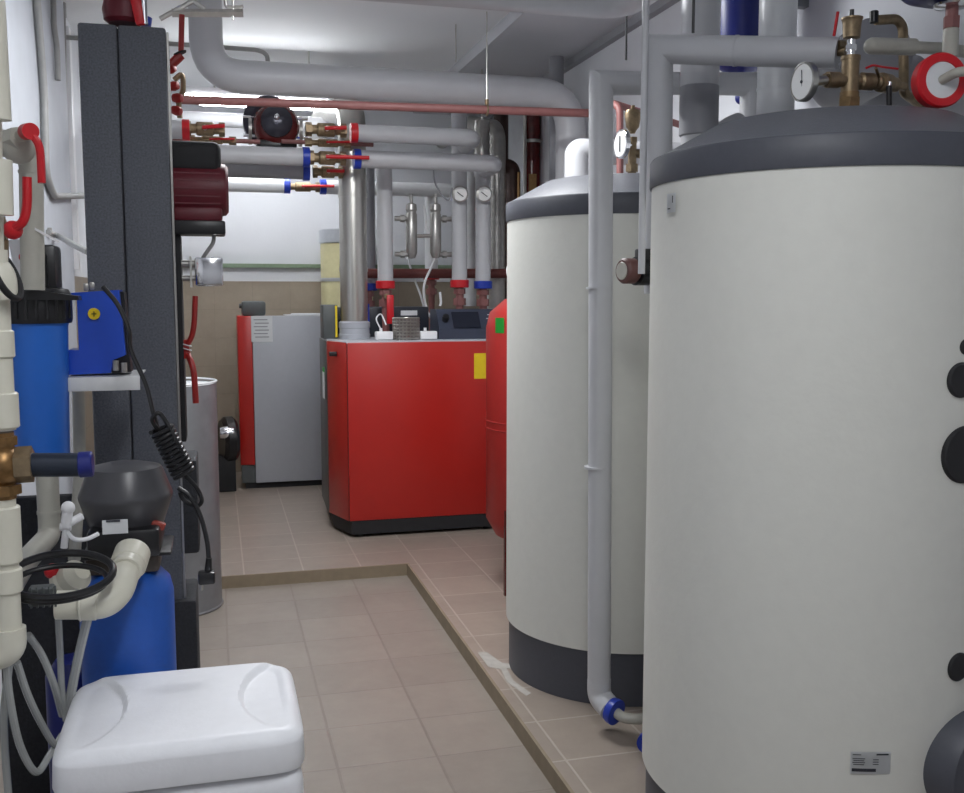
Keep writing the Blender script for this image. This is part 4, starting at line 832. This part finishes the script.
t = thing('power_plug', 'black mains plug dangling on a cable before the metal drum', 'plug', (-0.038, 2.500, 0.893))
part('lead', M().curve([(-0.099, 2.560, 1.120), (-0.071, 2.550, 1.098), (-0.048, 2.540, 1.053), (-0.033, 2.520, 0.993), (-0.029, 2.500, 0.943)], .0058), BLACK, t)
part('plug_body', M().prism([(0, 0)] * 0 or [((-0.056, 2.500, 0.924)[0], 2.48), ((-0.015, 2.500, 0.922)[0], 2.48), ((-0.015, 2.500, 0.922)[0], 2.515), ((-0.056, 2.500, 0.924)[0], 2.515)], (-0.038, 2.500, 0.890)[2], (-0.037, 2.500, 0.921)[2], bev=.006).cyl((-0.032, 2.500, 0.915), (-0.029, 2.500, 0.953), .010, .007), BLACK, t)
part('pin', M().cyl((-0.047, 2.500, 0.891), (-0.048, 2.500, 0.873), .003, n=8), STEEL, t)
# big PVC elbow from the head
t = thing('pvc_elbow', 'thick ivory plastic elbow leaving the softener head', 'pipe', (-0.244, 2.330, 0.915))
part('elbow', M().tube([(-0.207, 2.460, 0.978), (-0.225, 2.340, 0.929), (-0.253, 2.310, 0.911), (-0.353, 2.320, 0.916)], 0.0320, .08, 28), PVC, t)
for (a_, b_, rr_) in (((-0.204, 2.480, 0.985), (-0.212, 2.430, 0.964), 0.0417), ((-0.206, 2.450, 0.973), (-0.214, 2.400, 0.961), 0.0359), ((-0.267, 2.310, 0.912), (-0.304, 2.310, 0.915), 0.0338), ((-0.300, 2.310, 0.915), (-0.307, 2.310, 0.915), 0.0362)):
    part('socket', M().cyl(a_, b_, rr_, n=32, bev=.003), PVC, t)
t = thing('pvc_union', 'ivory ribbed plastic union inside the black hose loop', 'fitting', (-0.331, 2.450, 0.946))
part('union_ring', M().lathe((-0.338, 2.450, 0.939), [(.03, -.03), (.042, -.026), (.042, -.01), (.037, -.006), (.037, .02), (.03, .025), (.02, .04), (0, .04)], 32, (.6, -.5, .5)), PVC, t)
part('red_cap', M().sph((-0.380, 2.450, 0.959), .018), REDP, t, 'red cap')
t = thing('hose_loop', 'black hose looped round the ivory pipe union', 'hose', (-0.342, 2.300, 0.977))
cc = Vector((-0.338, 2.280, 0.994))
part('loop', M().tube([cc + Vector((.108 * math.cos(a_), .07 * math.sin(a_), .030 * math.sin(a_))) for a_ in [2 * math.pi * i / 40 for i in range(40)]], .0085, 0, 10, True)
   .tube([cc + Vector((-.005 + .100 * math.cos(a_), .07 * math.sin(a_), -.018 + .020 * math.sin(a_))) for a_ in [2 * math.pi * i / 40 for i in range(40)]], .0065, 0, 10, True), BLACK, t)
part('clamp', M().box2(off((-0.398, 2.240, 0.938), 0, 0, 0), off((-0.349, 2.240, 0.977), 0, .04, 0), bev=.004), GDARK, t, 'dark grey clamp')
for k in range(5): part('clamp_rib', M().box(off((-0.391, 2.236, 0.960), .012 * k, 0, 0), (.004, .006, .045)), GDARK, t)
# grey diagonal PVC behind
pipe('water_pipe', 'beige grey pipe with a diagonal bend behind the brass valve', [(-0.421, 2.700, 1.194), (-0.420, 2.700, 0.988), (-0.446, 2.500, 0.972), (-0.466, 2.400, 0.935)], .027, PVCG, fil=.03, seams=[((-0.420, 2.700, 1.048), (0, 0, 1))])

# ------------------------------------------------------------- ivory PVC stack at left edge
px = (-0.428, 2.200, 0.969)[0]; py = 2.2; R1 = 0.0310; R2 = 0.0238
t = thing('pvc_pipe', 'thick ivory plastic pipe with couplings at the left edge, ending in an elbow', 'pipe', (px, py, (-0.430, 2.200, 0.841)[2]))
zf_ = lambda v: None
part('pipe_run', M().cyl((px, py, (-0.428, 2.200, 0.884)[2]), (px, py, (-0.419, 2.200, 1.183)[2]), R2, n=28), PVC, t)
part('coupling', M().cyl((px, py, (-0.421, 2.200, 1.049)[2]), (px, py, (-0.420, 2.200, 1.167)[2]), R1, n=32, bev=.003), PVC, t)
part('coupling', M().cyl((px, py, (-0.424, 2.200, 0.986)[2]), (px, py, (-0.425, 2.200, 1.037)[2]), R1 * .95, n=32, bev=.003), PVC, t)
part('end_elbow', M().tube([(px, py, (-0.427, 2.200, 0.910)[2]), (px, py, (-0.430, 2.200, 0.859)[2]), (px - .06, py, (-0.430, 2.200, 0.852)[2]), (px - .2, py, (-0.430, 2.200, 0.852)[2])], R1 * 1.02, .04, 28), PVC, t)
px2 = (-0.421, 2.200, 1.385)[0]
part('pipe_run', M().cyl((px2, py, (-0.413, 2.200, 1.324)[2]), (px2, py, (-0.397, 2.200, 1.687)[2]), R2, n=28), PVC, t)
part('coupling', M().cyl((px2, py, (-0.413, 2.200, 1.328)[2]), (px2, py, (-0.409, 2.200, 1.401)[2]), R1, n=32, bev=.003), PVC, t)
part('coupling', M().cyl((px2, py, (-0.406, 2.200, 1.471)[2]), (px2, py, (-0.404, 2.200, 1.527)[2]), R1 * .92, n=32, bev=.003), PVC, t)
part('elbow', M().tube([(px2 + .005, py, (-0.401, 2.200, 1.587)[2]), (px2 + .005, py, (-0.398, 2.200, 1.647)[2]), (px2 - .1, py + .05, (-0.398, 2.200, 1.663)[2])], R1 * 1.1, .04, 28), PVC, t)
part('hose_clip', M().torus(off((-0.399, 2.180, 1.637), 0, 0, 0), (1, -.2, .4), .05, .007, 32, 8), BLACKM, t, 'black ring')
# brass tee with dark branch
t = thing('brass_tee', 'bronze tee with a dark pipe ending in a blue ring', 'fitting', (-0.412, 2.200, 1.252))
z3 = (-0.416, 2.200, 1.250)[2]
part('tee_body', M().cyl((px, py, (-0.419, 2.200, 1.183)[2]), (px, py, (-0.413, 2.200, 1.320)[2]), .026, n=24).sph((px, py, z3), .042, (1, 1, 1.1)).hexn((px, py, (-0.419, 2.200, 1.192)[2]), (px, py, (-0.418, 2.200, 1.212)[2]), .036).hexn((px, py, (-0.414, 2.200, 1.293)[2]), (px, py, (-0.413, 2.200, 1.311)[2]), .032), BRONZE, t)
part('union_nut', M().hexn((-0.401, 2.200, 1.251), (-0.369, 2.200, 1.252), .038).cyl((px, py, z3), (-0.369, 2.200, 1.252), .028), BRASSD, t)
part('dark_pipe', M().cyl((-0.371, 2.200, 1.250), (-0.279, 2.200, 1.246), 0.0248, n=28), mat('dark_teal_plastic', (34, 42, 56), .3), t)
part('blue_ring', M().cyl((-0.282, 2.200, 1.246), (-0.253, 2.200, 1.247), 0.0269, n=28, bev=.003), NAVY, t, 'blue end ring')
# wall side valves with red levers
q = Vector((-0.420, 2.500, 1.923))
t = thing('ball_valve', 'grey bodied valve with red lever hanging down, upper one at the left edge', 'valve', q)
part('valve_body', M().cyl((-0.473, 2.500, 1.943), (-0.436, 2.500, 1.934), .03).sph((-0.419, 2.500, 1.930), .038).hexn((-0.440, 2.500, 1.940), (-0.409, 2.470, 1.946), .028).cyl((-0.415, 2.480, 1.947), (-0.388, 2.440, 1.958), .014), PVCG, t)
part('lever', M().curve([(-0.390, 2.430, 1.956), (-0.373, 2.420, 1.942), (-0.362, 2.420, 1.915), (-0.361, 2.420, 1.843)], .0088), REDP, t, 'curved red lever')
part('lever_hub', M().cyl((-0.393, 2.450, 1.957), (-0.377, 2.410, 1.953), .018), REDP, t)
p1 = (-0.410, 2.600, 1.903); 
pipe('water_pipe', 'beige vertical pipe passing behind the two red levers', [(-0.415, 2.600, 1.937), (-0.410, 2.600, 1.896), (-0.418, 2.600, 1.609)], .027, PVCG, seams=[((-0.410, 2.600, 1.886), (0, 0, 1))])
q = Vector((-0.426, 2.420, 1.740))
t = thing('ball_valve', 'valve with red lever pointing up, lower one at the left edge', 'valve', q)
part('valve_body', M().cyl((-0.485, 2.450, 1.736), (-0.444, 2.450, 1.739), .022).hexn((-0.464, 2.450, 1.739), (-0.444, 2.450, 1.739), .03).cyl((-0.451, 2.450, 1.719), (-0.453, 2.450, 1.670), .012), BRASSD, t)
part('lever', M().curve([(-0.422, 2.420, 1.742), (-0.401, 2.410, 1.759), (-0.392, 2.410, 1.794), (-0.389, 2.410, 1.854)], .0100), REDP, t, 'curved red lever')
part('lever_hub', M().sph((-0.426, 2.430, 1.740), .021), REDP, t)
pipe('pvc_pipe', 'ivory plastic pipe rising at the upper left edge', [(-0.420, 2.300, 2.236), (-0.418, 2.300, 1.957)], 0.0226, PVC)
pipe('pvc_pipe', 'ivory plastic pipe section between the two red lever valves', [(-0.423, 2.300, 1.876), (-0.425, 2.300, 1.763)], 0.0250, PVC)
pipe('pvc_pipe', 'slim ivory plastic pipe core joining the stacked sections at the upper edge', [(-0.442, 2.360, 2.007), (-0.448, 2.340, 1.667)], .018, PVC)
t = thing('filter_bypass', 'white cup and red button behind the lower red lever', 'fitting', (-0.455, 2.700, 1.707))
part('cup', M().cyl((-0.459, 2.720, 1.733), (-0.450, 2.720, 1.622), .03, .022), WHITE, t)
part('button', M().sph((-0.448, 2.680, 1.689), .012), REDP, t, 'red button')

# ------------------------------------------------------------- clear hoses
for pts, rr_, lab in (([(-0.358, 2.360, 0.888), (-0.360, 2.380, 0.793), (-0.360, 2.380, 0.698), (-0.357, 2.400, 0.618)], .0075, 'clear hose dropping straight beside the blue vessel'),
    ([(-0.293, 2.340, 0.875), (-0.315, 2.360, 0.795), (-0.339, 2.380, 0.696), (-0.352, 2.400, 0.629)], .0105, 'thick clear hose slanting down from the ivory elbow'),
    ([(-0.411, 2.300, 0.860), (-0.392, 2.340, 0.798), (-0.373, 2.360, 0.719), (-0.365, 2.400, 0.631)], .008, 'clear hose slanting from the ivory stack to the cabinet'),
    ([(-0.427, 2.250, 0.818), (-0.414, 2.280, 0.732), (-0.395, 2.320, 0.645), (-0.375, 2.360, 0.578), (-0.361, 2.420, 0.573)], .008, 'clear hose sagging to the corner of the white cabinet'),
    ([(-0.438, 2.200, 0.838), (-0.438, 2.220, 0.748), (-0.429, 2.250, 0.634), (-0.405, 2.280, 0.556), (-0.385, 2.340, 0.565), (-0.370, 2.420, 0.574)], .008, 'clear hose looping lowest at the left edge'),
    ([(-0.438, 2.240, 0.832), (-0.460, 2.260, 0.689), (-0.467, 2.300, 0.513), (-0.461, 2.300, 0.373)], .008, 'clear hose hanging almost straight at the left edge')):
    single('clear_hose', M().curve(pts, rr_), CLEARH, lab, 'hose', 'clear hoses beside the white cabinet')
# dark backing of the softener corner
x_ = -.62
single('sump_vessel', M().lathe(((-0.385, 2.750, 0.719)[0], 2.78, -.07), [(.07, 0), (.075, .02), (.075, .66), (.05, .70), (0, .71)], 28), NAVY, 'small dark blue canister half hidden behind the softener vessel', 'vessel')
single('black_board', M().box2(((-0.501, 3.000, 0.733)[0] - .12, 3.05, -.07), ((-0.360, 3.050, 0.707)[0], 3.09, 1.02), bev=.004), FOAMD, 'black board standing behind the softener and hoses', 'board')

# ------------------------------------------------------------- white brine cabinet
fl = Vector((-0.354, 2.221, 0.600)); fr = Vector((0.162, 2.108, 0.600)); 
X0, X1, Y0, Y1 = -.338, .160, 2.015, 2.46
zt = .70
t = thing('brine_cabinet', 'white plastic salt cabinet with a rounded lid in the foreground', 'cabinet', ((X0 + X1) / 2, (Y0 + Y1) / 2, -.07))
part('cabinet_body', M().box2((X0 + .004, Y0 + .004, -.07), (X1 - .004, Y1 - .01, zt - .088), bev=.035, seg=4), WHITEB, t)
# sculpted lid
def lid():
    m = M(); b = m.bm; nx, ny = 110, 110; g = {}
    def sup(x, y, e=9): return (abs(x) ** e + abs(y) ** e) ** (1 / e)
    for i in range(nx + 1):
        for j in range(ny + 1):
            x = -1 + 2 * i / nx; y = -1 + 2 * j / ny
            # map the square grid to a rounded square
            k = max(abs(x), abs(y)) / max(1e-6, sup(x, y, 9)) if (x or y) else 1
            X = x * k; Y = y * k; d = sup(X, Y, 9)
            h = 0
            if d > .86: h = -.024 * ((d - .86) / .14) ** 2.4
            h += -.006 * Y * 0
            for sx_ in (-1, 1):
                # half oval finger dips on either side
                ex_ = (X - sx_ * 1.0) / .52; ey_ = (Y - .02) / 1.0
                rr = math.sqrt(ex_ ** 2 + ey_ ** 2)
                if rr < 1: h -= .017 * min(1, (1 - rr) / .07) * max(0, min(1, (Y + .95) / 1.0)) * max(0, min(1, (.99 - d) / .14)) 
            g[i, j] = b.verts.new(((X0 + X1) / 2 + X * (X1 - X0) / 2, (Y0 + Y1) / 2 + Y * (Y1 - Y0) / 2, zt + h))
    for i in range(nx):
        for j in range(ny): b.faces.new((g[i, j], g[i + 1, j], g[i + 1, j + 1], g[i, j + 1]))
    rim = [g[i, 0] for i in range(nx)] + [g[nx, j] for j in range(ny)] + [g[i, ny] for i in range(nx, 0, -1)] + [g[0, j] for j in range(ny, 0, -1)]
    prev = rim
    cxm = Vector(((X0 + X1) / 2, (Y0 + Y1) / 2, 0))
    for dz, k in ((-.004, 1.004), (-.055, 1.012), (-.062, 1.004), (-.062, .95)):
        ring = []
        for v in rim:
            c_ = v.co; q_ = cxm + (Vector((c_.x, c_.y, 0)) - cxm) * k; ring.append(b.verts.new((q_.x, q_.y, zt - .024 + dz)))
        n_ = len(rim)
        for i in range(n_): b.faces.new((prev[i], ring[i], ring[(i + 1) % n_], prev[(i + 1) % n_]))
        prev = ring
    bmesh.ops.recalc_face_normals(b, faces=b.faces[:]); return m
part('lid', lid(), WHITEB, t)

for o in bpy.data.objects:
    if '_o' in o: del o['_o']
